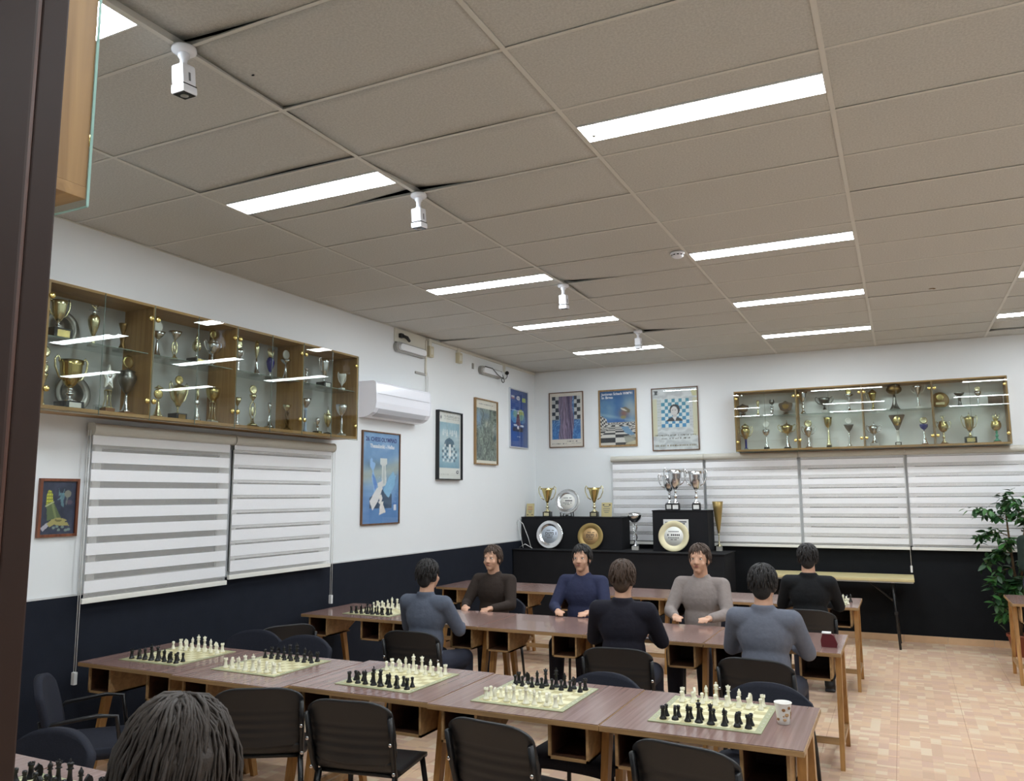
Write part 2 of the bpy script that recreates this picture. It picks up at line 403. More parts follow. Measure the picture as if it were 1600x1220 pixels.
# skirting tiles along the back wall
sk = struct('baseboard_back')
skm = MB().box(0, FT-0.003, -0.012, 0, 0, 0.08, M['skirt'], bev=0.002).mesh('skirting_tile')
for i in range(17): ob('skirting_tile', skm, sk, (0.15+i*FT, BW, 0))
sl = struct('baseboard_left')
skl = MB().box(0, 0.012, 0, FT-0.003, 0, 0.07, M['skirt'], bev=0.002).mesh('skirting_tile')
for i in range(21): ob('skirting_tile', skl, sl, (0, NW+0.1+i*FT, 0))
# steel door frame we look through (left jamb, head, right jamb)
dj = struct('door_1')
def jamb(name, sx, x):
    b = MB()
    # face the passage at x, depth along y; rounded steel profile then a rebate strip set back
    ye = 0.5865; r = 0.016
    prof = [(x-sx*r*(1-math.cos(R(15*k))), ye-r+r*math.sin(R(15*k))) for k in range(7)]
    poly = [(x, 0.40)]+prof+[(x-sx*0.05, ye), (x-sx*0.05, 0.40)]
    b.prism(poly, 0, DH, M['jamb'], 'z'); b.build(name, dj)
    MB().box(min(x-sx*0.012, x-sx*0.05), max(x-sx*0.012, x-sx*0.05), ye+.001, NW+0.003, 0, DH, M['jamb_dark'], bev=0.0025).build('rebate_strip', dj)
MB().box(DX0-0.05, DX0+0.009, 0.42, 0.5705, 0, DH, M['jamb_dark'], bev=0.004).build('door_stop', dj)
jamb('jamb', 1, DX0); jamb('jamb', -1, DX1)
MB().box(DX0-0.05, DX1+0.05, 0.40, NW, DH, DH+0.05, M['jamb'], bev=0.003).build('door_head', dj)

# ceiling: grid of tees with mineral tiles dropped in
ce = struct('ceiling')
MB().box(-0.05, RW+0.05, NW-0.1, BW+0.05, H+0.22, H+0.25, M['plenum']).build('soffit', ce)
colx = [0.0]+TEE_X+[RW]
rowy = [NW]+[y for y in ROW_Y if y > NW]+[BW]
mt = MB().box(-0.012, 0.012, NW, BW, H, H+0.003, M['tee']).box(-0.002, 0.002, NW, BW, H+0.003, H+0.04, M['tee']).mesh('main_tee')
for x in TEE_X: ob('main_tee', mt, ce, (x, 0, 0))
ctm = {}
for i in range(len(colx)-1):
    w = colx[i+1]-colx[i]
    k = round(w, 3)
    if k not in ctm: ctm[k] = MB().box(0.012, w-0.012, -0.0085, 0.0085, H-0.0002, H+0.0028, M['tee']).mesh('cross_tee')
    for y in rowy[1:-1]: ob('cross_tee', ctm[k], ce, (colx[i], y, 0))
MB().box(0, 0.02, NW, BW, H-0.001, H+0.002, M['tee']).build('edge_angle', ce)
MB().box(0.02, RW, BW-0.02, BW, H-0.001, H+0.002, M['tee']).build('edge_angle', ce)
LAMP_ROWS = [1.6, 3.4, 5.8, 7.6, 9.4]; LAMP_COLS = [1, 3, 5]
pmesh = {}
def panel(w, d):
    k = (round(w, 3), round(d, 3))
    if k not in pmesh: pmesh[k] = MB().box(-w/2, w/2, -d/2, d/2, 0, 0.014, M['tile'], bev=0.0015).mesh('ceiling_tile')
    return pmesh[k]
def bent_panel(w, d, lifts):
    """lifts: ((sx, sy, dz, reach), ...) corner of the tile pushed up"""
    b = MB(); nx, ny = 12, 8; vs = []; fs = []
    for zz in (0, 0.014):
        for j in range(ny+1):
            for i in range(nx+1):
                x = -w/2+w*i/nx; y = -d/2+d*j/ny; z = zz
                for sx, sy, dz, rx, ry in lifts:
                    q = max(0, 1-abs(x-sx*w/2)/rx)*max(0, 1-abs(y-sy*d/2)/ry); z += dz*q
                vs.append((x, y, z))
    n = (nx+1)*(ny+1)
    for j in range(ny):
        for i in range(nx):
            a = j*(nx+1)+i; fs.append((a, a+nx+1, a+nx+2, a+1)); fs.append((n+a, n+a+1, n+a+nx+2, n+a+nx+1))
    per = [i for i in range(nx+1)]+[nx+(nx+1)*j for j in range(1, ny+1)]+[(nx+1)*ny+i for i in range(nx-1, -1, -1)]+[(nx+1)*j for j in range(ny-1, 0, -1)]
    for a, c in zip(per, per[1:]+per[:1]): fs.append((a, c, n+c, n+a))
    return b.add(vs, fs, M['tile'], True).mesh('ceiling_tile')
# tiles pushed up around the camera mounts: (column, row start): corner lifts
BENT = {(2, 1.6): [(-1, 1, 0.0324, .5, .8), (-1, -1, 0.0144, .3, .6)], (2, 2.2): [(-1, -1, 0.0158, .16, .9), (-1, 1, 0.0086, .3, .3)],
        (1, 1.6): [], (2, 3.4): [(-1, 1, 0.0360, .45, .5)], (2, 4.0): [(-1, -1, 0.0058, .3, .4)],
        (2, 5.8): [(-1, 1, 0.0288, .5, .3)], (2, 6.4): [(-1, -1, 0.0216, .08, .7)],
        (2, 8.2): [(-1, 1, 0.0324, .5, .6)], (1, 8.2): [(1, 1, 0.0216, .9, .3)], (1, 2.8): [(0.3, 1, 0.0158, .9, .2)],
        (2, 1.0): [(-1, 1, 0.0086, .5, .3), (0.2, 1, 0.0086, .3, .2)], (2, 2.8): [(-1, -1, 0.0043, .5, .3), (0, 1, 0.0029, .5, .2)], (0, 7.6): [(-1, 1, 0.0216, .6, .3)], (4, 10.6): [], (5, 10.0): [(-1, 1, 0.0216, .9, .3)]}
for i in range(len(colx)-1):
    for j in range(len(rowy)-1):
        w = colx[i+1]-colx[i]; d = rowy[j+1]-rowy[j]
        cx = (colx[i+1]+colx[i])/2; cy = (rowy[j+1]+rowy[j])/2
        r0 = round(rowy[j], 2)
        if i in LAMP_COLS and r0 in LAMP_ROWS:
            filler = panel(w-0.008, 0.19)
            for sg in (-1, 1):
                o = ob('ceiling_tile', filler, ce, (cx, cy+sg*0.1985, H+0.004))
            if i == 1 and r0 == 3.4:
                bpy.data.objects.remove(o)
                ob('ceiling_tile', bent_panel(w-0.008, 0.19, [(1, 1, .04, .6, .16)]), ce, (cx, cy+0.1985, H+0.004))
            continue
        if (i, r0) in BENT and BENT[(i, r0)]:
            o = ob('ceiling_tile', bent_panel(w-0.008, d-0.008, BENT[(i, r0)]), ce, (cx, cy, H+0.004))
        else:
            o = ob('ceiling_tile', panel(w-0.008, d-0.008), ce, (cx, cy, H+0.0035+random.random()*0.003))
            o.rotation_euler = (random.uniform(-.004, .002), random.uniform(-.0018, .0018), 0)
# luminaires (lamp panels set into the grid)
lampmesh = MB().box(-0.583, 0.583, -0.092, 0.092, -0.0015, 0.004, M['lamp']).mesh('diffuser')
housing = MB().box(-0.588, 0.588, -0.1, -0.092, -0.002, 0.06, M['lamp_frame']).box(-0.588, 0.588, 0.092, 0.1, -0.002, 0.06, M['lamp_frame']).box(-0.588, -0.583, -0.092, 0.092, -0.002, 0.06, M['lamp_frame']).box(0.583, 0.588, -0.092, 0.092, -0.002, 0.06, M['lamp_frame']).box(-0.583, 0.583, -0.092, 0.092, 0.004, 0.06, M['lamp_frame']).mesh('housing')
clipm = MB().prism([(-0.012, -0.02), (0.014, 0.0), (-0.012, 0.016)], -0.0045, -0.0016, M['clip'], 'z').mesh('clip')
rown = ['nearest the door', 'second row from the door', 'third row from the door', 'fourth row from the door', 'nearest the back wall']
coln = {1: 'left', 3: 'middle', 5: 'right'}
for ci in LAMP_COLS:
    for k, r0 in enumerate(LAMP_ROWS):
        L = thing('ceiling_light', 'lit white strip ceiling light in the %s column, %s' % (coln[ci], rown[k]), 'light', ((colx[ci]+colx[ci+1])/2, r0+0.3, H), 0, 'recessed strip lights in the ceiling')
        ob('housing', housing, L); ob('diffuser', lampmesh, L); ob('clip', clipm, L, (-0.535, 0.03, 0))

# ceiling mounted security cameras
def cctv(loc, drop, label, tilt):
    c = thing('security_camera', label, 'camera', loc, 0, 'security cameras along the ceiling')
    MB().lathe([(0.048, 0), (0.05, -0.006), (0.05, -0.016), (0.04, -0.024), (0.028, -0.028)], M['cctv'], 22).build('mount_plate', c)
    b = MB().lathe([(0.024, -0.026), (0.024, -0.04), (0.016, -0.05), (0.014, -drop+0.135), (0.019, -drop+0.125), (0.019, -drop+0.11)], M['cctv'], 16); b.build('mount_arm', c)
    mt = Matrix.Translation((0, 0, -drop+0.12)) @ Matrix.Rotation(tilt, 4, 'X')
    body = MB().box(-0.034, 0.034, -0.034, 0.034, -0.085, 0, M['cctv'], mt, bev=0.012).build('casing', c)
    MB().box(-0.037, 0.037, -0.037, 0.037, -0.122, -0.088, M['cctv'], mt, bev=0.01).build('hood', c)
    MB().box(-0.035, 0.035, -0.035, 0.035, -0.0885, -0.0845, M['cctv_lens'], mt).build('seam', c)
    f = MB().box(-0.031, 0.031, -0.031, 0.031, -0.1245, -0.119, M['cctv_lens'], mt, bev=0.002).build('lens_cover', c)
    MB().lathe([(0.016, -0.1265), (0.016, -0.124)], M['grey_plastic'], 16, mat=mt).build('lens', f)
    MB().box(0.0345, 0.0355, -0.006, 0.004, -0.07, -0.035, M['ink_grey'], mt).build('maker_mark', c)
cctv((2.376, 2.195, H-0.001), 0.20, 'white security camera hanging from the ceiling nearest the door', R(6))
cctv((2.37, 4.005, H-0.001), 0.215, 'white security camera hanging beside the second left ceiling light', R(6))
cctv((2.355, 6.40, H-0.001), 0.215, 'white security camera hanging beside the third left ceiling light', R(6))
cctv((2.355, 8.64, H-0.001), 0.205, 'white security camera hanging furthest from the door, near the back wall', R(6))
sd = thing('smoke_detector', 'round white smoke detector on the ceiling beside a middle column light', 'detector', (3.5, 5.93, H))
MB().lathe([(0.055, 0), (0.055, -0.012), (0.05, -0.016)], M['cctv'], 24).build('base', sd)
MB().lathe([(0.046, -0.014), (0.046, -0.03), (0.03, -0.042), (0.0001, -0.044)], M['cctv'], 24).build('head', sd)
for k in range(10):
    a = 2*math.pi*k/10; MB().box(0.0455, 0.0468, -0.008, 0.008, -0.027, -0.02, M['cctv_lens'], Matrix.Rotation(a, 4, 'Z')).build('vent', sd)
st = ob('ceiling_mark', MB().ball((0, 0, 0), (0.028, 0.012, 0.003), M['bronze']).ball((0.02, 0.015, 0), (0.012, 0.014, 0.003), M['bronze']).mesh('ceiling_mark'), ce, (5.31, 8.09, H+0.003))
MB().ball((2.47, 2.49, H+0.003), (0.009, 0.005, 0.003), M['cctv_lens']).build('ceiling_mark', ce)

# ================================================================== WALL CABINETS
CABN = {}
def cabinet(name, label, loc, rz, L=3.12, D=0.30, Hc=0.80, edge='glass_edge_dim', back='cab_back'):
    c = thing('trophy_cabinet', label, 'cabinet', loc, rz, 'glazed wall cabinets')
    th = 0.018; n = 4; bw = L/n
    MB().box(0, L, -0.008, 0, 0, Hc, M[back]).build('back_panel', c)
    MB().box(0, L, -D, -0.008, 0, th+0.004, M['oak_h'], bev=0.001).build('bottom_panel', c)
    MB().box(0, L, -D, -0.008, Hc-th, Hc, M['oak_h'], bev=0.001).build('top_panel', c)
    for k in range(n+1):
        x = min(max(k*bw-th/2, 0), L-th)
        MB().box(x, x+th, -D, -0.008, th+0.004, Hc-th, M['oak'], bev=0.001).build('side_panel' if k in (0, n) else 'divider', c)
    for k in range(n):
        MB().box(k*bw+th/2+0.01, (k+1)*bw-th/2-0.01, -D+0.025, -0.01, 0.452, 0.457, M['glass']).box(k*bw+th/2+0.01, (k+1)*bw-th/2-0.01, -D+0.022, -D+0.025, 0.452, 0.457, M[edge]).build('glass_shelf', c)
    hm = MB().lathe([(0.001, 0.007), (0.017, 0.006), (0.019, 0.003), (0.019, -0.006), (0.001, -0.006)], M['brass'], 16, mat=Matrix.Rotation(R(90), 4, 'X')).mesh('hinge')
    for k in range(n):
        for h in (0, 1):
            x0 = k*bw+h*bw/2; x1 = x0+bw/2
            lo = -0.001 if (k == 0 and h == 0) else 0.0015; hi = -0.001 if (k == n-1 and h == 1) else 0.0015
            g = MB().box(x0+lo, x1-hi, -D-0.0056, -D-0.0006, -0.012, Hc-0.004, M['glass'])
            # ground edges
            e = 0.0012
            g.box(x0+lo, x1-hi, -D-0.0056, -D-0.0006, -0.0135, -0.012, M[edge])
            g.box(x0+lo-e, x0+lo, -D-0.0056, -D-0.0006, -0.012, Hc-0.004, M[edge]); g.box(x1-hi, x1-hi+e, -D-0.0056, -D-0.0006, -0.012, Hc-0.004, M[edge])
            gd = g.build('glass_door', c)
            xh = x0+0.028 if h == 0 else x1-0.028
            ob('hinge', hm, gd, (xh, -D-0.006, 0.12)); ob('hinge', hm, gd, (xh, -D-0.006, Hc-0.10))
    return c
CZ = 2.315
cabinet('left', 'long oak trophy cabinet with glass doors on left wall above striped blinds', (0.0, 3.05, CZ), R(90), L=3.13)
cabinet('back', 'long oak trophy cabinet with glass doors on the far back wall', (3.02, BW, CZ+0.012), 0, L=3.10, D=0.27, Hc=0.79, back='cab_back_white')
cabinet('near', 'oak glass-door cabinet end seen close up beside the brown door frame', (3.655, NW, CZ-0.01), R(180), L=3.1, D=0.285, Hc=0.8, edge='glass_edge')

# ================================================================== BLINDS, WINDOWS
def window(name, y0, y1, z0, z1, wall):
    """dark night window behind a blind; wall 'left' runs along y, 'back' along x"""
    w = struct(name); 
    def bx(a0, a1, d0, d1, c0, c1, m, nm):
        if wall == 'left': MB().box(d0, d1, a0, a1, c0, c1, m).build(nm, w)
        else: MB().box(a0, a1, BW-d1, BW-d0, c0, c1, m).build(nm, w)
    f = 0.05
    bx(y0, y1, 0.001, 0.012, z0, z1, M['night'], 'pane')
    bx(y0, y0+f, 0.001, 0.026, z0, z1, M['pvc'], 'frame_side'); bx(y1-f, y1, 0.001, 0.026, z0, z1, M['pvc'], 'frame_side')
    bx(y0+f, y1-f, 0.001, 0.026, z0, z0+f, M['pvc'], 'frame_bottom'); bx(y0+f, y1-f, 0.001, 0.026, z1-f, z1, M['pvc'], 'frame_top')
def blind(label, loc, rz, w, ztop, zbot, pitch, cover, phase, closed, cord_side, cord_len, n_extra=0):
    """zebra blind: x across 0..w, front is -y, loc at floor level on the wall"""
    b = thing('zebra_blind', label, 'blind', loc, rz, 'zebra roller blinds over the windows')
    prof = []
    for k in range(9):
        a = R(-90+180*k/8); prof.append((-0.075-0.035*math.cos(a), ztop-0.04+0.04*math.sin(a)))
    MB().prism([(-0.03, ztop-0.08)]+prof+[(-0.03, ztop)], 0.0, w, M['cassette'], 'x').build('cassette', b)
    for xe in (0.0, w): MB().prism([(-0.028, ztop-0.084)]+[(p[0]-0.003, p[1]+(0.003 if i > 4 else -0.003)) for i, p in enumerate(prof)]+[(-0.028, ztop+0.003)], xe-0.004, xe+0.004, M['cassette'], 'x').build('end_cap', b)
    x0, x1 = 0.014, w-0.014
    zt = ztop-0.075
    MB().box(x0, x1, -0.0632, -0.0628, zbot, zt, M['sheer']).build('sheer_panel', b)
    z = zbot+0.02+phase
    while z < zt:
        z1 = min(z+cover, zt)
        MB().box(x0, x1, -0.0655, -0.0645, z, z1, M['blind']).build('band', b)
        if closed:
            zz0 = z+cover+closed; zz1 = min(z+pitch+0.012, zt)
            if zz1 > zz0+0.005: MB().box(x0, x1, -0.0622, -0.0615, zz0, zz1, M['blind']).build('rear_band', b)
        else:
            MB().box(x0+0.0, x1, -0.0535, -0.0525, z+0.004, z1-0.004, M['blind']).build('rear_band', b)
        z += pitch
    MB().box(0.0, w, -0.074, -0.05, zbot-0.035, zbot, M['bar'], bev=0.006).build('bottom_bar', b)
    if cord_side:
        xc = -0.018 if cord_side < 0 else w+0.018
        for dy in (-0.012, 0.012):
            MB().tube([(xc, -0.07+dy, ztop-0.05), (xc, -0.07+dy*0.8, ztop-cord_len)], 0.0028, M['cord'], 6).build('bead_cord', b)
        MB().box(xc-0.012, xc+0.012, -0.086, -0.054, ztop-cord_len-0.075, ztop-cord_len+0.005, M['cord'], bev=0.006).build('cord_weight', b)
    return b
window('window_1', 3.64, 4.80, 1.18, 2.16, 'left'); window('window_2', 4.90, 6.06, 1.18, 2.16, 'left')
blind('left zebra blind half open, grey and white stripes, beside the small painting', (0.0, 3.575, 0), R(90), 1.255, 2.275, 1.118, 0.1225, 0.078, 0.012, 0, -1, 1.62)
blind('closed white zebra blind on left wall, nearest the air conditioner', (0.0, 4.85, 0), R(90), 1.265, 2.275, 1.155, 0.1225, 0.088, 0.004, 0.012, 1, 1.42)
xs = [1.225, 2.55, 3.77, 5.005, 6.30, 7.55]
bl = ['closed white zebra blind furthest left on back wall, behind the silver cups', 'second closed zebra blind from the left on the back wall', 'third closed zebra blind from the left on the back wall, over beige table', 'fourth closed zebra blind on the back wall, behind the ficus', 'fifth closed zebra blind on the back wall, right beyond the ficus']
for k in range(5):
    window('window_%d' % (k+3), xs[k]+0.05, xs[k+1]-0.06, 1.18, 2.2, 'back')
    blind(bl[k], (xs[k]+0.005, BW, 0), 0, xs[k+1]-xs[k]-0.012, 2.318, 1.125, 0.1225, [0.078, 0.078, 0.07, 0.074, 0.074][k], [0.0, 0.005, 0.01, 0.012, 0.01][k], [0.007, 0.006, 0.013, 0.009, 0.010][k], [0, 0, 0, -1, 0][k], 1.42)

# ================================================================== WALL THINGS, LEFT
ac = thing('air_conditioner', 'white glossy split air conditioner on the left wall', 'air conditioner', (0.0, 6.60, 2.575), R(90))
prof = [(0, 0.37), (-0.17, 0.37), (-0.197, 0.362), (-0.208, 0.34), (-0.214, 0.24), (-0.216, 0.15), (-0.205, 0.09), (-0.175, 0.045), (-0.12, 0.015), (-0.06, 0.0), (0, 0.0)]
MB().prism(prof, 0.012, 1.038, M['ac'], 'x').build('body', ac)
for xe in (0.0, 1.038): MB().prism([(p[0]*1.012, p[1]) for p in prof], xe, xe+0.012, M['ac'], 'x').build('end_cap', ac)
MB().prism([(-0.204, 0.085), (-0.178, 0.04), (-0.122, 0.0085), (-0.119, 0.013), (-0.174, 0.047), (-0.2, 0.09)], 0.07, 0.97, M['ac_grey'], 'x').build('air_flap', ac)
for x in (0.0, ): MB().prism([(-0.2175, 0.235), (-0.2185, 0.238), (-0.2175, 0.241)], 0.03, 1.02, M['ac_grey'], 'x').build('panel_seam', ac)
def emergency(label, y, z, rz_extra, cable):
    e = thing('emergency_lamp', label, 'lamp', (0.0, y, z), R(90), 'emergency lamps high on the left wall')
    L = 0.62
    poly = [(L/2*math.copysign(1, math.cos(a))*1+0.055*math.cos(a)-math.copysign(0.055, math.cos(a)), 0.055*math.sin(a)) for a in [R(k*15+0.01) for k in range(24)]]
    b = MB().prism(poly, -0.045, 0, M['grey_plastic'], 'y'); b.build('housing', e)
    p2 = [(x*0.86, zz*0.66) for x, zz in poly]
    MB().prism(p2, -0.075, -0.045, M['lens_white'], 'y').build('lens', e)
    return e
emergency('grey emergency lamp with frosted lens above the air conditioner', 7.51, 3.415, 0, 0)
e2 = emergency('grey emergency lamp with a loose black cable over its lens', 9.48, 3.43, 0, 1)
MB().tube([(0.34, -0.02, 0.06), (0.34, -0.05, -0.02), (0.25, -0.09, -0.06), (0.1, -0.085, -0.02), (-0.05, -0.082, 0.045), (-0.22, -0.06, 0.05)], 0.005, M['cable_black'], 7).build('loose_cable', e2)
MB().tube([(0.26+0.04*math.cos(a), -0.085, -0.075+0.035*math.sin(a)) for a in [R(k*30) for k in range(12)]], 0.006, M['cable_black'], 7, closed=True).build('cable_coil', e2)
bp_ = thing('wiring_panel', 'off-white wiring board under the ceiling on the left wall', 'panel', (0.0, 7.21, 3.47), R(90))
MB().box(0, 0.62, -0.02, 0, 0, H-3.47-0.004, M['offwhite'], bev=0.003).build('board', bp_)
pl = thing('cable_plug', 'black plug and cable on the wiring board above the lamp', 'plug', (0.0, 7.30, 3.5), R(90))
MB().box(-0.03, 0.03, -0.06, -0.022, 0.02, 0.07, M['cable_black'], bev=0.01).build('plug', pl)
MB().tube([(0.0, -0.05, 0.045), (0.06, -0.075, 0.03), (0.12, -0.07, 0.0)], [0.018, 0.02, 0.016], M['cable_black'], 8).build('cable_end', pl)
for yy, zz, lab in ((7.93, 3.40, 'beige junction box by the cable duct above the air conditioner'), (8.62, 3.43, 'beige junction box alone under the ceiling, between two emergency lamps')):
    j = thing('junction_box', lab, 'box', (0.0, yy, zz), R(90), 'beige junction boxes')
    MB().box(-0.045, 0.045, -0.05, 0, 0, 0.13, M['beige_plastic'], bev=0.005).build('case', j)
    MB().box(-0.02, 0.02, -0.053, -0.05, 0.03, 0.1, M['offwhite']).build('cover', j)
    MB().box(-0.03, 0.03, -0.03, 0, 0.13, H-zz-0.003, M['offwhite']).build('cover_strip', j)
ct = thing('cable_duct', 'thin vertical cable duct running down to the air conditioner', 'duct', (0.0, 7.86, 0), R(90))
MB().box(-0.012, 0.012, -0.018, 0, 3.17, H-0.004, M['offwhite']).build('vertical_duct', ct)
MB().box(-0.22, -0.012, -0.016, 0, 3.17, 3.195, M['grey_plastic']).build('side_duct', ct)
MB().tube([(-0.004, -0.012, 3.17), (-0.002, -0.02, 3.0), (-0.03, -0.03, 2.92), (-0.26, -0.1, 2.945)], 0.005, M['cable_white'], 6).build('cable', ct)
MB().tube([(0.01, -0.012, 3.25), (0.04, -0.02, 3.15), (0.03, -0.02, 3.0), (0.01, -0.02, 2.95), (-0.24, -0.09, 2.946)], 0.004, M['cable_white'], 6).build('cable', ct)
tr = struct('trim_1'); MB().box(0, 0.018, 7.83, BW, H-0.035, H-0.004, M['offwhite']).build('ceiling_trunking', tr)
wm = thing('wall_switch_plate', 'small grey plate on left wall beside the second emergency lamp', 'plate', (0.0, 9.02, 3.415), R(90))
MB().box(-0.02, 0.02, -0.012, 0, 0, 0.075, M['grey_plastic'], bev=0.003).build('plate', wm)
e3 = thing('pipe_stub', 'small pinkish pipe stub with black plug above second emergency lamp', 'pipe', (0.0, 9.93, 3.52), R(90))
MB().box(-0.02, 0.02, -0.02, 0, -0.02, H-3.52-0.004, M['offwhite']).build('duct', e3); MB().ball((0.05, -0.03, -0.03), 0.028, M['cable_black']).build('plug', e3)
MB().tube([(0.05, -0.03, -0.03), (0.03, -0.04, -0.09), (-0.04, -0.05, -0.13)], 0.005, M['cable_black'], 6).build('cable', e3)
# ================================================================== POSTERS (flat prints, painted procedurally)
def lin(a):
    a = np.clip(a, 0, 1); return np.where(a <= 0.04045, a/12.92, ((a+0.055)/1.055)**2.4)
def vnoise(U, V, sx, sy, seed):
    g = np.random.default_rng(seed).random((64, 64))
    x = U*sx; y = V*sy; xi = np.floor(x).astype(int); yi = np.floor(y).astype(int); fx = x-xi; fy = y-yi
    fx = fx*fx*(3-2*fx); fy = fy*fy*(3-2*fy)
    q = lambda a, b: g[a % 64, b % 64]
    return (q(xi, yi)*(1-fx)+q(xi+1, yi)*fx)*(1-fy)+(q(xi, yi+1)*(1-fx)+q(xi+1, yi+1)*fx)*fy
def fbm(U, V, sx, sy, seed): return sum(vnoise(U, V, sx*2**k, sy*2**k, seed+k)/2**(k+1) for k in range(4))/0.9375
def C3(r, g, b): return np.array([r, g, b])/255.0
def inpoly(U, V, P):
    ins = np.zeros(U.shape, bool); n = len(P)
    for i in range(n):
        x1, y1 = P[i]; x2, y2 = P[(i+1) % n]
        c = ((y1 > V) != (y2 > V)) & (U < (x2-x1)*(V-y1)/((y2-y1) if y2 != y1 else 1e-9)+x1)
        ins ^= c
    return ins
def mixc(img, mask, col, a=1.0):
    m = (mask.astype(float)*a)[..., None] if mask.dtype == bool else (np.clip(mask, 0, 1)*a)[..., None]
    return img*(1-m)+np.asarray(col)*m
def ell(U, V, cx, cy, rx, ry): return ((U-cx)/rx)**2+((V-cy)/ry)**2 < 1
def textlines(img, U, V, x0, x1, y, h, col, seed, a=0.8, n=40):
    r = np.random.default_rng(seed); m = np.zeros(U.shape, bool); w = (x1-x0)/n
    for k in range(n):
        if r.random() < 0.14: continue
        m |= (U > x0+k*w) & (U < x0+(k+0.62)*w) & (np.abs(V-y) < h*(0.3+0.2*r.random()))
    return mixc(img, m, col, a)

def paint_olympiad(U, V):
    img = np.zeros(U.shape+(3,))+C3(128, 168, 206)
    n = fbm(U, V, 5, 7, 1); img = img+(n-0.5)[..., None]*C3(70, 60, 40)
    img = mixc(img, np.exp(-((V-0.43-0.12*(0.5-U))/0.09)**2)*0.8, C3(176, 184, 168)); img = mixc(img, (V > 0.55).astype(float)*np.clip((V-0.55)*5, 0, 1)*0.55, C3(78, 124, 186))
    img = mixc(img, np.exp(-((V-0.36)/0.05)**2-((U-0.3)/0.3)**2)*0.5, C3(86, 110, 120))
    img = mixc(img, inpoly(U, V, [(.2, .84), (.2, .72), (.5, .62), (.8, .68), (.8, .84)]), C3(62, 82, 104), .9)
    # standing pieces as paper cut shapes
    img = mixc(img, inpoly(U, V, [(.2,.3),(.24,.28),(.27,.3),(.26,.32),(.34,.34),(.33,.38),(.29,.42),(.34,.5),(.38,.58),(.36,.64),(.3,.68),(.31,.61),(.24,.5),(.27,.43),(.2,.38)]), C3(150, 192, 232))
    img = mixc(img, inpoly(U, V, [(.26,.44),(.34,.5),(.4,.58),(.34,.64),(.29,.56)]), C3(86, 134, 206), .8)
    img = mixc(img, inpoly(U, V, [(.47,.28),(.66,.28),(.66,.34),(.62,.36),(.66,.58),(.52,.6),(.52,.37),(.47,.34)]), C3(214, 220, 216))
    img = mixc(img, inpoly(U, V, [(.55,.36),(.6,.36),(.6,.56),(.54,.56)]), C3(176, 190, 190), .6)
    img = mixc(img, inpoly(U, V, [(.84,.42),(.9,.48),(.88,.58),(.72,.72),(.66,.7),(.56,.64),(.66,.54),(.74,.48)]), C3(138, 190, 222))
    img = mixc(img, inpoly(U, V, [(.4,.56),(.5,.54),(.56,.52),(.54,.62),(.44,.74),(.34,.82),(.28,.86),(.2,.76),(.32,.66),(.42,.6)]), C3(226, 226, 224))
    img = mixc(img, inpoly(U, V, [(.44,.71),(.5,.68),(.55,.72),(.52,.76),(.58,.76),(.56,.79),(.64,.88),(.46,.91),(.48,.79),(.43,.77),(.47,.75)]), C3(232, 228, 222))
    img = mixc(img, inpoly(U, V, [(.86,.8),(.93,.8),(.93,.86),(.86,.86)]), C3(226, 230, 234))
    img = mixc(img, inpoly(U, V, [(.84,.78),(.95,.78),(.95,.795),(.84,.795)]), C3(70, 120, 190))
    return textlines(img, U, V, .22, .8, .165, .006, C3(220, 226, 232), 3, .5)
def paint_pale_blue(U, V):
    img = np.zeros(U.shape+(3,))+C3(222, 224, 216)
    inner = (U > .07) & (U < .95) & (V > .15) & (V < .84)
    base = np.zeros_like(img)+C3(148, 182, 194); base = base+(fbm(U, V, 6, 8, 21)-0.5)[..., None]*C3(60, 50, 40)
    base = mixc(base, np.exp(-((V-.4)/.12)**2)*.6, C3(198, 212, 212)); base = mixc(base, np.clip((V-.62)*4, 0, 1)*.6, C3(112, 160, 184))
    for k, (x, w, h) in enumerate([(.22, .03, .08), (.3, .025, .05), (.38, .04, .09), (.52, .03, .06), (.6, .04, .08), (.7, .03, .05), (.78, .04, .09)]):
        base = mixc(base, inpoly(U, V, [(x, .26), (x+w, .26), (x+w*1.6, .27+h), (x-w*.5, .27+h)]), C3(228, 232, 228), .75)
    base = mixc(base, ell(U, V, .5, .49, .22, .1) & (V < .52), C3(64, 96, 116), .85)
    base = mixc(base, ell(U, V, .5, .43, .08, .05), C3(78, 108, 126), .8)
    for r in range(6):
        for c in range(7):
            x = .22+.095*c+(.03 if r % 2 else 0); y = .5+.045*r
            if abs(x-.5) < .34-.03*abs(r-3): base = mixc(base, ell(U, V, x, y, .035, .02), C3(228, 232, 228) if (r+c) % 2 else C3(58, 86, 104), .85)
    base = mixc(base, inpoly(U, V, [(.5, .48), (.56, .48), (.58, .66), (.48, .66)]), C3(236, 238, 234))
    base = textlines(base, U, V, .3, .66, .74, .04, C3(210, 222, 226), 24, .6, 8)
    img = np.where(inner[..., None], base, img)
    img = mixc(img, inpoly(U, V, [(.14, .05), (.18, .085), (.14, .12), (.10, .085)]), C3(90, 100, 104), .8)
    for y in (.055, .075, .098): img = textlines(img, U, V, .27, .94, y+.0, .012, C3(80, 90, 92), int(y*1000), .8)
    img = mixc(img, ell(U, V, .86, .895, .055, .025) & ~ell(U, V, .86, .895, .025, .012), C3(40, 48, 52))
    return textlines(img, U, V, .08, .5, .935, .006, C3(150, 152, 148), 5, .7)
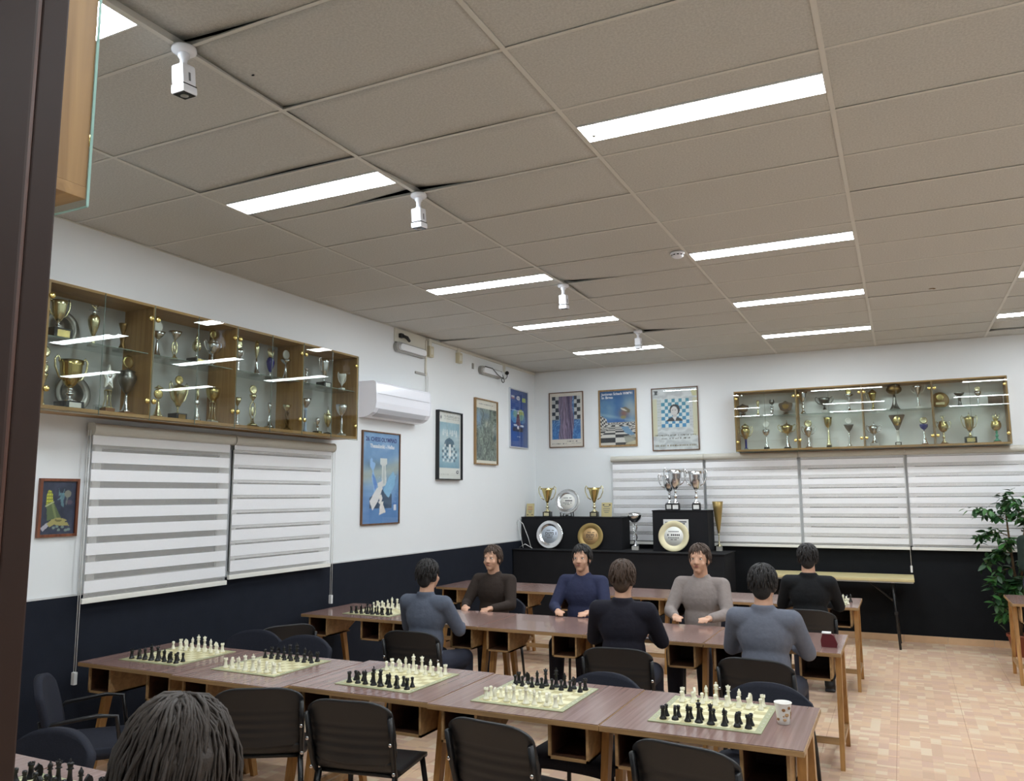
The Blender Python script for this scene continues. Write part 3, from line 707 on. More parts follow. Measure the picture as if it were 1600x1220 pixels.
def paint_green_tangle(U, V):
    img = np.zeros(U.shape+(3,))+C3(226, 222, 206)
    inner = (U > .02) & (U < .98) & (V > .13) & (V < .955)
    n = fbm(U, V, 5, 9, 31); w = np.sin((U*7+np.sin(V*9)*.8+n*6)*5)*.5+.5
    base = np.zeros_like(img)+C3(104, 118, 106); base = base+(w-.5)[..., None]*C3(64, 66, 58)+(n-.5)[..., None]*C3(70, 70, 64)
    base = mixc(base, np.exp(-((U-.14)/.16)**2-((V-.3)/.14)**2)*.9, C3(128, 160, 192))
    base = mixc(base, np.exp(-((U-.5)/.2)**2-((V-.24)/.07)**2)*.85, C3(92, 116, 134))
    base = mixc(base, np.exp(-((U-.55)/.1)**2-((V-.37)/.05)**2)*.8, C3(206, 204, 186))
    base = mixc(base, np.exp(-((U-.88)/.1)**2-((V-.45)/.08)**2)*.7, C3(194, 196, 184))
    base = mixc(base, np.abs(U-.32-.3*(V-.25)+.06*np.sin(V*22)) < .02, C3(54, 64, 58), .7)
    base = mixc(base, np.abs(U-.62+.15*(V-.4)+.05*np.sin(V*17+1)) < .02, C3(60, 70, 64), .7)
    base = mixc(base, np.exp(-((U-.1)/.2)**2-((V-.8)/.12)**2)*.5, C3(66, 84, 92))
    img = np.where(inner[..., None], base, img)
    return textlines(img, U, V, .16, .84, .062, .016, C3(110, 112, 112), 33, .9, 30)
def paint_blue_trophy(U, V):
    img = np.zeros(U.shape+(3,))+C3(40, 84, 160); img = img+(fbm(U, V, 4, 5, 41)-.5)[..., None]*C3(24, 30, 40)
    img = mixc(img, (U > .76).astype(float)*.45, C3(30, 62, 110)); img = mixc(img, np.clip((.2-V)*4, 0, 1)*.35, C3(30, 54, 104))
    img = mixc(img, (np.abs(U-.17) < .09) & (np.abs(V-.135) < .03), C3(220, 222, 228)); img = mixc(img, (np.abs(U-.17) < .09) & (V > .135) & (V < .165), C3(150, 70, 90), .8)
    img = mixc(img, ell(U, V, .47, .135, .1, .04) & ~ell(U, V, .47, .135, .05, .02), C3(232, 234, 238)); img = mixc(img, ell(U, V, .47, .135, .03, .025), C3(232, 234, 238))
    img = mixc(img, (np.abs(U-.8) < .1) & (np.abs(V-.15) < .035), C3(170, 190, 90))
    img = textlines(img, U, V, .34, .62, .19, .012, C3(200, 206, 216), 42, .8, 9)
    img = mixc(img, ell(U, V, .26, .46, .22, .12), C3(92, 164, 216), .85); img = mixc(img, ell(U, V, .62, .43, .18, .1), C3(196, 206, 96), .85); img = mixc(img, ell(U, V, .3, .42, .12, .06), C3(160, 190, 140), .6); img = mixc(img, ell(U, V, .68, .5, .2, .08), C3(96, 160, 196), .6)
    img = mixc(img, inpoly(U, V, [(.42, .36), (.5, .36), (.6, .62), (.32, .62)]), C3(112, 60, 80), .9)
    img = mixc(img, (np.abs(V-.36) < .005) & (U < .78), C3(224, 230, 236), .9); img = mixc(img, inpoly(U, V, [(.42, .42), (.46, .34), (.5, .42)]), C3(238, 240, 242))
    img = mixc(img, ell(U, V, .3, .62, .1, .02) | ell(U, V, .68, .62, .1, .02), C3(220, 228, 232), .9); img = mixc(img, (V > .65) & (V < .73) & (U > .16) & (U < .74), C3(54, 50, 64), .9)
    img = mixc(img, ell(U, V, .45, .655, .05, .03), C3(238, 236, 236)); img = textlines(img, U, V, .2, .7, .69, .012, C3(160, 120, 110), 43, .7, 12)
    img = textlines(img, U, V, .36, .58, .82, .014, C3(214, 222, 232), 44, .9, 6)
    for y in (.88, .91, .95): img = textlines(img, U, V, .14, .7, y, .006, C3(110, 140, 190), int(y*999), .6)
    return img
def paint_purple_trunk(U, V):
    img = np.zeros(U.shape+(3,))+C3(222, 216, 204)
    inner = (U > .06) & (U < .94) & (V > .06) & (V < .86)
    u = (U-.06)/.88; v = (V-.06)/.8
    base = np.zeros_like(img)+C3(92, 132, 178)
    sw = np.sin((u*9+fbm(u, v, 4, 5, 51)*8+v*3)*4)
    base = base+(sw*.5)[..., None]*C3(60, 60, 50)
    chk = ((np.floor(u*8)+np.floor(v*11)) % 2 == 0)
    m = (v < .55) & ((u < .27) | (u > .78)); base = np.where((m & chk)[..., None], C3(52, 60, 70), np.where(m[..., None], C3(196, 198, 196), base))
    base = mixc(base, np.clip((v-.5)*3, 0, 1)*((u < .3) | (u > .75)).astype(float)*.5, C3(54, 118, 190))
    tr = np.abs(u-.5+.03*np.sin(v*8)) < .24
    st = np.sin(u*70+fbm(u, v, 8, 2.5, 52)*16); tc = C3(122, 110, 134)+(st*.5)[..., None]*C3(46, 44, 48)
    tc = mixc(tc, np.exp(-((u-.62-.12*(v-.4))/.025)**2)*.7, C3(60, 50, 84)); tc = mixc(tc, np.exp(-((u-.44)/.03)**2)*.4, C3(160, 130, 150))
    base = np.where(tr[..., None], tc, base)
    img = np.where(inner[..., None], base, img)
    img = textlines(img, U, V, .5, .84, .902, .018, C3(70, 70, 76), 53, .8, 16)
    img = textlines(img, U, V, .07, .56, .945, .014, C3(90, 88, 86), 54, .9, 22); return textlines(img, U, V, .66, .94, .94, .012, C3(90, 88, 86), 55, .9, 12)
def paint_chess_plain(U, V):
    img = np.zeros(U.shape+(3,))+C3(60, 108, 160)
    n = fbm(U, V, 4, 3, 61); img = mixc(img, np.clip((n-.35)*2, 0, 1)*.55, C3(150, 178, 186)); img = mixc(img, np.clip((.2-V)*6, 0, 1)*.75, C3(44, 84, 132))
    img = mixc(img, np.exp(-((U-V*.3-.8)/.2)**2-((V-.35)/.2)**2)*.6, C3(206, 198, 172)); img = mixc(img, np.exp(-((V-.5-.15*(U-.5))/.03)**2)*.5, C3(168, 192, 196))
    img = mixc(img, np.exp(-((V-.57)/.06)**2)*.6*(U < .7), C3(40, 92, 170))
    # flying head with cap, a loose paint blot
    img = mixc(img, np.exp(-((U-.68)/.13)**2-((V-.42)/.08)**2)*.95, C3(136, 92, 80)); img = mixc(img, inpoly(U, V, [(.6, .32), (.72, .3), (.86, .36), (.84, .42), (.74, .4), (.64, .37)]), C3(112, 104, 84)); img = mixc(img, inpoly(U, V, [(.58, .31), (.7, .34), (.78, .38), (.72, .38), (.62, .35)]), C3(206, 200, 184)); img = mixc(img, ell(U, V, .66, .49, .08, .03), C3(146, 138, 84), .8)
    # chequered plain in perspective
    hz = .575; t = np.clip((V-hz), 1e-3, 1); X = (U-.42)/t; Y = 1/t
    chk = (np.floor(X*.62+50)+np.floor(Y*1.15)) % 2 == 0
    g = np.where(chk[..., None], C3(56, 58, 60), C3(210, 208, 200))
    img = np.where((V > hz)[..., None], g, img)
    lw = inpoly(U, V, [(.0, .45), (.06, .46), (.18, .52), (.2, .6), (.1, .66), (0, .68)])
    ck2 = (np.floor((U-V*.0)*22)+np.floor((V-U*.3)*26)) % 2 == 0; g2 = np.where(ck2[..., None], C3(50, 52, 56), C3(214, 212, 204)); img = np.where(lw[..., None], g2, img)
    img = mixc(img, inpoly(U, V, [(.58, .66), (.78, .66), (.98, .82), (.9, .84), (.7, .78)]), C3(112, 150, 180), .95); img = mixc(img, inpoly(U, V, [(.66, .84), (.98, .82), (1, 1), (.72, .98)]), C3(150, 152, 140), .85); img = mixc(img, inpoly(U, V, [(.72, .97), (1, .92), (1, 1), (.7, 1)]), C3(200, 192, 158), .8)
    return img
def paint_portrait_board(U, V):
    img = np.zeros(U.shape+(3,))+C3(196, 202, 202)
    img = img+(np.sin((V*46+fbm(U, V, 5, 8, 71)*14))*.5)[..., None]*C3(26, 26, 24)*((V < .2) | (V > .62))[..., None]
    bx0, bx1, by0, by1 = .2, .82, .17, .64
    inb = (U > bx0) & (U < bx1) & (V > by0) & (V < by1)
    c = np.floor((U-bx0)/(bx1-bx0)*8); r = np.floor((V-by0)/(by1-by0)*8)
    chk = ((c+r) % 2 == 1)
    tone = C3(70, 140, 150)*(1-V[..., None])+C3(66, 134, 200)*V[..., None]
    img = np.where(inb[..., None], np.where(chk[..., None], tone, C3(206, 218, 216)), img)
    img = mixc(img, ((U < .1) | (U > .9)) & (V > .16) & (V < .78), C3(206, 204, 168), .8)
    for y in np.arange(.2, .62, .045): img = textlines(img, U, V, .11, .19, y, .018, C3(160, 176, 150), int(y*500), .8, 4); img = textlines(img, U, V, .84, .9, y, .018, C3(150, 150, 160), int(y*700), .6, 4)
    # plain dark-haired bust in grey, no particular person
    img = mixc(img, ell(U, V, .5, .35, .115, .09), C3(48, 50, 52)); img = mixc(img, ell(U, V, .485, .375, .08, .078), C3(206, 204, 200)); img = mixc(img, inpoly(U, V, [(.46, .43), (.54, .43), (.55, .48), (.45, .48)]), C3(188, 186, 182))
    img = mixc(img, ell(U, V, .49, .56, .19, .09) & (V < .535), C3(62, 62, 62)); img = mixc(img, inpoly(U, V, [(.45, .475), (.54, .475), (.5, .535)]), C3(214, 212, 208)); img = mixc(img, (np.abs(V-.36) < .006) & ((np.abs(U-.455) < .02) | (np.abs(U-.515) < .02)), C3(70, 68, 66), .8)
    img = mixc(img, inpoly(U, V, [(.03, .03), (.13, .03), (.11, .07), (.13, .1), (.04, .1), (.06, .06)]), C3(60, 70, 68)); img = mixc(img, inpoly(U, V, [(.86, .05), (.99, .04), (.99, .14), (.9, .14)]), C3(200, 198, 140), .8)
    img = textlines(img, U, V, .04, .96, .765, .026, C3(96, 96, 86), 72, .85, 34); img = textlines(img, U, V, .18, .82, .82, .026, C3(92, 92, 84), 73, .85, 24)
    return textlines(img, U, V, .04, .96, .935, .03, C3(124, 114, 86), 74, .9, 30)
def paint_hand(U, V):
    img = np.zeros(U.shape+(3,))+C3(52, 58, 76); img = img+(fbm(U, V, 5, 6, 81)-.5)[..., None]*C3(40, 40, 46)
    img = mixc(img, inpoly(U, V, [(.16, .48), (.36, .4), (.62, .72), (.2, .74)]), C3(96, 112, 70), .85); img = mixc(img, inpoly(U, V, [(.3, .44), (.36, .42), (.48, .7), (.42, .72)]), C3(126, 138, 92), .8)
    img = mixc(img, inpoly(U, V, [(.14, .45), (.14, .27), (.2, .17), (.28, .18), (.32, .25), (.34, .38)]), C3(186, 190, 66)); gr = inpoly(U, V, [(.14, .45), (.14, .27), (.2, .17), (.28, .18), (.32, .25), (.34, .38)]) & ((np.abs((U*16) % 1-.5) < .12) | (np.abs((V*16) % 1-.5) < .14)); img = mixc(img, gr, C3(112, 118, 52), .8)
    img = mixc(img, inpoly(U, V, [(.12, .46), (.36, .38), (.38, .4), (.14, .49)]), C3(168, 176, 130))
    for P in ([(.48, .12), (.55, .26), (.5, .28)], [(.66, .12), (.64, .27), (.6, .25)], [(.52, .22), (.68, .22), (.66, .34), (.56, .36)], [(.44, .36), (.58, .28), (.58, .34)], [(.56, .36), (.64, .34), (.66, .5), (.58, .46)]): img = mixc(img, inpoly(U, V, P), C3(100, 140, 146), .75)
    img = mixc(img, ell(U, V, .76, .24, .1, .07), C3(138, 138, 120), .85); img = mixc(img, inpoly(U, V, [(.74, .28), (.78, .28), (.74, .46), (.7, .44)]), C3(124, 130, 120), .7); img = mixc(img, ell(U, V, .83, .4, .08, .05), C3(104, 84, 96), .6)
    img = mixc(img, inpoly(U, V, [(.02, .88), (.2, .78), (.3, .82), (.1, .94)]), C3(168, 166, 176)); img = mixc(img, inpoly(U, V, [(.2, .8), (.34, .72), (.52, .69), (.72, .72), (.78, .75), (.7, .77), (.8, .79), (.86, .86), (.78, .84), (.56, .84), (.4, .82), (.28, .87)]), C3(160, 152, 96)); img = mixc(img, inpoly(U, V, [(.42, .72), (.66, .74), (.56, .77), (.44, .76)]), C3(96, 94, 62), .8)
    for x, y in ((.4, .88), (.55, .92), (.66, .87), (.76, .93), (.5, .86), (.84, .92)): img = mixc(img, ell(U, V, x, y, .05, .025), C3(132, 152, 140), .8)
    return img

def textmesh(name, body, size, m, parent, loc, align='CENTER', width=None):
    cu = bpy.data.curves.new(name, 'FONT'); cu.body = body; cu.size = size; cu.align_x = align; cu.align_y = 'CENTER'; cu.extrude = 0.0004; cu.offset = size*0.022; cu.resolution_u = 3
    tmp = bpy.data.objects.new(name, cu); COL.objects.link(tmp)
    dg = bpy.context.evaluated_depsgraph_get(); me = bpy.data.meshes.new_from_object(tmp.evaluated_get(dg)); bpy.data.objects.remove(tmp)
    me.materials.clear(); me.materials.append(m)
    xs = [v.co.x for v in me.vertices]
    if width and xs and max(xs)-min(xs) > 0:
        k = width/(max(xs)-min(xs))
        for v in me.vertices: v.co.x *= k
    for v in me.vertices: v.co = Vector((v.co.x, -v.co.z, v.co.y))
    o = ob(name, me, parent, loc); return o
def poster(label, paint, loc, rz, w, h, frame, fw=0.014, depth=0.022, res=(84, 120), glass=True, tilt=0.0, cat='poster', name='framed_poster'):
    p = thing(name, label, cat, loc, rz, 'framed posters and pictures on the walls'); p.rotation_euler = (0, tilt, rz)
    e = 0.0008
    MB().box(0, fw, -depth, 0, 0, h, frame, bev=e).build('frame_side', p); MB().box(w-fw, w, -depth, 0, 0, h, frame, bev=e).build('frame_side', p)
    MB().box(fw, w-fw, -depth, 0, 0, fw, frame, bev=e).build('frame_bottom', p); MB().box(fw, w-fw, -depth, 0, h-fw, h, frame, bev=e).build('frame_top', p)
    nx, ny = res; U, V = np.meshgrid(np.linspace(0, 1, nx+1), np.linspace(0, 1, ny+1))
    img = lin(np.clip(paint(U, V), 0, 1))
    X = fw+(w-2*fw)*U; Z = h-fw-(h-2*fw)*V
    co = np.stack([X, np.full_like(X, -depth*0.45), Z], -1).reshape(-1, 3)
    idx = np.arange((nx+1)*(ny+1)).reshape(ny+1, nx+1)
    q = np.stack([idx[1:, :-1], idx[1:, 1:], idx[:-1, 1:], idx[:-1, :-1]], -1).reshape(-1, 4)
    me = bpy.data.meshes.new('print'); me.from_pydata(co.tolist(), [], q.tolist())
    at = me.color_attributes.new('ink', 'FLOAT_COLOR', 'POINT'); at.data.foreach_set('color', np.concatenate([img.reshape(-1, 3), np.ones((img.size//3, 1))], 1).ravel().astype(np.float32))
    me.materials.append(M['print']); ob('print', me, p)
    if glass: MB().box(fw, w-fw, -depth*0.72, -depth*0.66, fw, h-fw, M['poster_glass']).build('glazing', p)
    return p
p1 = poster('blue poster with paper-cut chess pieces, under the air conditioner', paint_olympiad, (0, 6.655, 1.48), R(90), 0.685, 0.97, M['frame_brown'])
textmesh('title', '26. CHESS OLYMPIAD', 0.062, M['navy_ink'], p1, (0.345, -0.0112, 0.885), width=0.56)
textmesh('title', 'Thessaloniki - Hellas', 0.056, M['white_ink'], p1, (0.36, -0.0112, 0.815), width=0.44)
poster('pale blue poster in a thick black frame on the left wall', paint_pale_blue, (0, 8.105, 1.965), R(90), 0.575, 0.83, M['frame_black'], depth=0.05, fw=0.012)
poster('grey green painted poster of tangled forms in an oak frame', paint_green_tangle, (0, 9.05, 2.18), R(90), 0.64, 0.865, M['frame_oak'], depth=0.035, fw=0.016)
poster('deep blue poster with flags in pale metal frame near the corner', paint_blue_trophy, (0, 10.09, 2.45), R(90), 0.62, 0.85, M['frame_alu'], fw=0.016)
poster('poster with purple tree trunk over chequered squares, leftmost on back wall', paint_purple_trunk, (0.245, BW, 2.475), 0, 0.548, 0.825, M['frame_brown'], fw=0.012)
p2 = poster('poster of a chequered plain under a blue sky, middle on back wall', paint_chess_plain, (1.032, BW, 2.46), 0, 0.575, 0.83, M['frame_oak'], fw=0.024)
textmesh('title', "Junioren Schach WM'91", 0.052, M['white_ink'], p2, (0.285, -0.0112, 0.765), width=0.47); textmesh('title', 'in Brno', 0.052, M['white_ink'], p2, (0.135, -0.0112, 0.715), width=0.17)
poster('pale poster with a bust on blue chessboard, rightmost on back wall', paint_portrait_board, (1.825, BW, 2.38), 0, 0.662, 0.885, M['frame_brown'], fw=0.013)
poster('small dark painting of a hand in a reddish brown frame', paint_hand, (0, 3.275, 1.525), R(90), 0.272, 0.375, M['frame_red'], fw=0.018, res=(60, 80), glass=False, cat='painting', name='framed_painting')

# ================================================================== TROPHIES
BOWLS = {  # (radius fraction, height fraction)
 'tulip': [(.18, 0), (.45, .1), (.75, .35), (.86, .6), (.88, .8), (1, 1), (.94, 1), (.8, .8)],
 'wide': [(.12, 0), (.45, .12), (.8, .4), (.95, .7), (1, 1), (.95, 1), (.88, .7), (.5, .25)],
 'vase': [(.2, 0), (.4, .1), (.78, .4), (.98, .66), (.95, .82), (.72, .93), (.8, 1), (.7, 1)],
 'cone': [(.12, 0), (.3, .12), (.6, .45), (.85, .8), (1, 1), (.95, 1), (.75, .75)],
 'globe': [(.2, 0), (.6, .1), (.9, .3), (1, .52), (.95, .75), (.8, .9), (.85, 1), (.7, 1)],
 'saucer': [(.1, 0), (.35, .2), (.8, .6), (1, 1), (.96, 1), (.7, .65)],
 'urn': [(.2, 0), (.35, .08), (.6, .25), (.9, .55), (1, .75), (.85, .9), (.55, 1), (.4, 1)]}
STEMS = {
 'cone': [(1, 0), (1, .06), (.8, .12), (.45, .4), (.28, .75), (.2, 1)],
 'knop': [(1, 0), (1, .08), (.6, .16), (.35, .3), (.3, .42), (.55, .5), (.6, .56), (.3, .64), (.25, .8), (.45, .88), (.3, .95), (.25, 1)],
 'thin': [(1, 0), (.95, .05), (.4, .12), (.2, .3), (.18, .8), (.3, .9), (.2, 1)],
 'column': [(1, 0), (1, .08), (.62, .1), (.62, .9), (.8, .92), (.8, 1)],
 'flare': [(1, 0), (.9, .1), (.55, .3), (.42, .5), (.55, .8), (.8, .95), (.8, 1)],
 'beads': [(.9, 0), (.9, .06), (.35, .12), (.55, .2), (.35, .28), (.55, .36), (.35, .44), (.55, .52), (.35, .6), (.55, .7), (.3, .8), (.25, 1)]}
def trophy(label, loc, rz, Ht, base=(.06, .03, 'black_base'), stem=('cone', .4, .03, 'silver'), bowl=('tulip', .4, .05, 'silver'), handles=None, top=None, plaque=None, group=None, name='trophy', one_handle=False, figure=None):
    t_ = thing(name, label, 'trophy', loc, rz, group)
    bw, bh, bm = base
    z = 0.0
    if bh > 0:
        MB().box(-bw/2, bw/2, -bw/2, bw/2, 0, bh, M[bm], bev=min(.003, bh*.12)).build('base', t_); z = bh
        if plaque: MB().box(-bw*.33, bw*.33, -bw/2-.0015, -bw/2+.001, bh*.18, bh*.82, M[plaque]).build('plaque', t_)
    rest = Ht-bh
    sk_, sf, sr, sm = stem; sh = rest*sf
    if sk_ == 'cage':
        b = MB().lathe([(sr, 0), (sr, .008), (sr*.4, .012)], M[sm], 14, c=(0, 0, z))
        for k in range(4):
            a = R(45+90*k); b.tube([(sr*.75*math.cos(a), sr*.75*math.sin(a), z+.01), (sr*.45*math.cos(a), sr*.45*math.sin(a), z+sh*.5), (sr*.6*math.cos(a), sr*.6*math.sin(a), z+sh)], .003, M[sm], 6)
        b.lathe([(sr*.7, 0), (sr*.7, .006)], M[sm], 14, c=(0, 0, z+sh-.004)); b.build('stem', t_)
    elif sk_ == 'figure':
        b = MB().lathe([(sr, 0), (sr, .01), (sr*.5, .02), (sr*.35, sh*.22)], M[sm], 14, c=(0, 0, z))
        for ph in (0, math.pi): b.tube([(sr*.5*math.sin(ph+k*.75), sr*.3*math.cos(ph+k*.75), z+sh*(.18+.82*k/8)) for k in range(9)], [.006+.004*math.sin(math.pi*k/8) for k in range(9)], M[sm], 7)
        b.build('stem', t_)
    elif sk_ == 'oval':
        b = MB().lathe([(sr, 0), (sr, .01), (sr*.4, .025), (sr*.3, sh*.3)], M[sm], 14, c=(0, 0, z))
        b.tube([(sr*.75*math.sin(R(k*30)), 0, z+sh*.62-sh*.36*math.cos(R(k*30))) for k in range(12)], .0045, M[sm], 7, closed=True); b.ball((0, 0, z+sh*.6), (sr*.35, .008, sh*.2), M[sm]); b.build('stem', t_)
    else:
        MB().lathe([(r*sr, h*sh) for r, h in STEMS[sk_]], M[sm], 18, c=(0, 0, z)).build('stem', t_)
    z += sh
    br = 0; bh2 = 0
    if bowl:
        bk, bf, br, bm2 = bowl; bh2 = rest*bf
        if bk == 'star':
            b = MB(); P = []
            for k in range(10):
                a = R(90+36*k); q = 1.0 if k % 2 == 0 else .52; P.append((br*q*math.cos(a), z+bh2/2+bh2/2*q*math.sin(a)))
            b.prism(P, -.008, .008, M[bm2], 'y'); b.prism([(x*.6, z+bh2/2+(zz-z-bh2/2)*.6) for x, zz in P], -.013, -.008, M['silver'], 'y'); b.ball((0, -.014, z+bh2*.56), (.014, .004, .014), M['silver']); b.build('star', t_)
        elif bk == 'disc':
            MB().lathe([(.001, -.006), (br*.8, -.006), (br, -.003), (br, .006)], M[bm2], 22, c=(0, 0, 0), mat=Matrix.Translation((0, 0, z+bh2/2)) @ Matrix.Rotation(R(90), 4, 'X') @ Matrix.Scale(-1, 4, (0, 0, 1))).lathe([(br*.72, -.0085), (br*.72, -.005)], M['white_gloss'] if bm2 == 'silver' else M['gold_pale'], 22, mat=Matrix.Translation((0, 0, z+bh2/2)) @ Matrix.Rotation(R(-90), 4, 'X') @ Matrix.Scale(-1, 4, (0, 0, 1))).build('medallion', t_)
        elif bk == 'shield':
            P = [(-br, .62), (-br*.95, .8), (-br*.45, .86), (0, 1), (br*.45, .86), (br*.95, .8), (br, .62), (br*.75, .25), (0, 0), (-br*.75, .25)]
            MB().prism([(x, z+bh2*q) for x, q in P], -.009, .009, M[bm2], 'y').build('shield', t_)
            MB().prism([(x*.5, z+bh2*(.52+(q-.5)*.5)) for x, q in P], -.0125, -.009, M['bronze'], 'y').build('badge', t_)
        elif bk == 'rhomb':
            MB().prism([(-br, z+bh2*.95), (-br*.9, z+bh2), (br*.9, z+bh2), (br, z+bh2*.95), (.012, z), (-.012, z)], -.014, .014, M[bm2], 'y').build('shield', t_)
            MB().ball((0, -.012, z+bh2*.62), (br*.55, .022, bh2*.34), M['gold']).build('cup', t_)
        elif bk == 'block':
            MB().box(-br, br, -.012, .012, z, z+bh2, M[bm2], bev=.004).build('plate', t_)
        else:
            MB().lathe([(r*br, h*bh2) for r, h in BOWLS[bk]], M[bm2], 22, c=(0, 0, z)).build('cup', t_)
    zb = z
    if handles:
        for sg in ((-1,) if one_handle else (-1, 1)):
            MB().tube([(sg*br*.55, 0, zb+bh2*.22), (sg*br*1.05, 0, zb+bh2*.35), (sg*br*1.45, 0, zb+bh2*.7), (sg*br*1.5, 0, zb+bh2*.98), (sg*br*1.28, 0, zb+bh2*1.12), (sg*br*1.08, 0, zb+bh2*1.02), (sg*br*1.12, 0, zb+bh2*.9)], max(.0035, br*.085), M[handles], 7).build('handle', t_)
    z += bh2
    if figure: 
        MB().ball((0, -.004, zb+bh2*.5), (br*.3, br*.35, bh2*.3), M[figure]).build('figure', t_)
    if top:
        for k in range(0, len(top), 3):
            tk, th, tm = top[k:k+3]; th = th*rest
            if tk == 'spire': MB().lathe([(br*.7 if br else .02, 0), (br*.55 if br else .015, th*.16), (.008, th*.3), (.012, th*.38), (.005, th*.46), (.001, th)], M[tm], 14, c=(0, 0, z)).build('lid', t_)
            elif tk == 'lid': MB().lathe([(br*.85, 0), (br*.8, th*.3), (br*.3, th*.7), (.006, th*.75), (.011, th*.86), (.001, th)], M[tm], 16, c=(0, 0, z)).build('lid', t_)
            elif tk == 'ball': MB().ball((0, 0, z+th/2), th/2, M[tm]).build('finial', t_)
            elif tk == 'disc':
                mt_ = Matrix.Translation((0, 0, z+th*.52)) @ Matrix.Rotation(R(90), 4, 'X')
                MB().lathe([(.001, .005), (th*.3, .005), (th*.36, .007), (th*.48, .004), (th*.48, -.004), (.001, -.004)], M[tm], 20, mat=mt_).build('medallion', t_)
            elif tk == 'flames':
                for q in range(5):
                    x = (q-2)*.014; MB().tube([(x*.4, 0, z-.01), (x, 0, z+th*.4), (x*1.5+.006*(-1)**q, 0, z+th*(.7+.3*((q*7) % 3)/2))], [.006, .007, .001], M[tm], 6).build('flame', t_)
            elif tk == 'figure':
                MB().tube([(0, 0, z), (.004, 0, z+th*.25), (-.003, 0, z+th*.5), (0, 0, z+th*.72)], [.006, .011, .012, .006], M[tm], 8).ball((0, 0, z+th*.85), th*.13, M[tm]).build('figure', t_)
                for sg in (-1, 1): MB().tube([(0, 0, z+th*.62), (sg*.018, 0, z+th*.7), (sg*.024, 0, z+th*.95)], .004, M[tm], 6).build('arm', t_)
            z += th
    return t_
XL = 0.155; ZB = CZ+0.0222; ZS = CZ+0.4572
GL = 'trophies in the left wall cabinet'; GR = 'trophies in the back wall cabinet'
def TL(y, shelf, Ht, label, x=XL, **k): trophy(label, (x, y, ZS if shelf else ZB), R(90), Ht, group=GL, **k)
sv, gd, gp, pw = 'silver', 'gold', 'gold_pale', 'pewter'
# bay one
TL(3.215, 1, .255, 'pale gold two-handled cup on black block with gold plaque, top shelf by plate', x=.17, base=(.125, .07, 'black_base'), plaque='gold', stem=('knop', .25, .03, sv), bowl=('tulip', .75, .05, gp), handles=gp)
TL(3.475, 1, .305, 'tall greenish gold column trophy with bowl, first bay top shelf', base=(.05, .012, 'grey_base'), stem=('beads', .2, .03, gp), bowl=('urn', .5, .038, gp), top=['ball', .1, sv, 'lid', .01, sv, 'figure', .12, gp])
TL(3.70, 1, .2, 'dark bronze goblet with pinkish figure top, first bay top shelf corner', base=(.09, .012, 'black_base'), stem=('flare', .55, .032, 'bronze'), bowl=('cone', .45, .03, 'bronze'))
TL(3.150, 0, .395, 'slim gold trophy with stacked medallions, leftmost on bottom shelf', base=(.07, .012, gp), stem=('cone', .3, .022, gp), bowl=('cone', .22, .03, gp), top=['disc', .18, gp, 'lid', .08, sv, 'disc', .2, gp])
TL(3.325, 0, .355, 'largest gold cup with curling handles and white label on black base', x=.17, base=(.125, .05, 'black_base'), plaque='label_white', stem=('knop', .3, .045, sv), bowl=('tulip', .58, .075, gd), handles=gp)
TL(3.611, 0, .34, 'white star award over gold figures on a small wooden base', base=(.07, .036, 'wood_base'), stem=('cage', .4, .035, gp), bowl=('star', .58, .052, 'white_gloss'))
TL(3.755, 0, .41, 'pewter goblet topped by large gold medallion, by the first divider', base=(.08, .022, 'wood_base'), stem=('cone', .34, .034, sv), bowl=('vase', .38, .062, pw), top=['lid', .06, pw, 'disc', .24, gd])
# bay two
TL(3.985, 1, .315, 'silver bowl with white medal and gold ball, second bay top shelf', base=(.045, .01, 'black_base'), stem=('cone', .4, .034, sv), bowl=('saucer', .2, .055, sv), top=['disc', .28, 'white_gloss', 'ball', .1, gp])
TL(4.141, 1, .225, 'silver saucer on a gold oval stem, second bay top shelf', base=(.04, .01, 'black_base'), stem=('oval', .68, .03, gp), bowl=('saucer', .32, .048, sv))
TL(4.333, 1, .285, 'gold globe with needle spire on dark plaque block, second bay', x=.17, base=(.1, .05, 'black_base'), plaque='gold', stem=('thin', .22, .025, sv), bowl=('globe', .3, .034, gp), top=['spire', .46, gp])
TL(4.505, 1, .318, 'big silver two-handled lidded cup with gold medallion, second bay', base=(.06, .012, 'grey_base'), stem=('cone', .3, .04, sv), bowl=('wide', .32, .058, sv), handles=sv, top=['lid', .1, sv, 'disc', .24, gd])
TL(4.02, 0, .275, 'gold winged saucer over a medal on flared stem, second bay bottom', base=(.07, .014, 'wood_base'), stem=('cone', .48, .036, gp), bowl=('disc', .3, .036, gd), top=['lid', .1, gp])
TL(4.184, 0, .345, 'large matt gold lidded urn on black block, second bay bottom', x=.17, base=(.095, .05, 'black_base'), plaque='bronze', stem=('thin', .16, .03, gp), bowl=('urn', .56, .056, gp), handles=gp, top=['disc', .24, gd])
TL(4.375, 0, .29, 'slender gold figure over silver ring trophy, second bay bottom', base=(.055, .014, 'black_base'), stem=('cone', .42, .03, sv), bowl=('disc', .16, .02, sv), top=['figure', .42, gp])
TL(4.528, 0, .28, 'gold bowl on openwork cage stem and white base, second bay bottom', base=(.065, .024, 'grey_base'), stem=('cage', .58, .034, gp), bowl=('wide', .42, .055, gd))
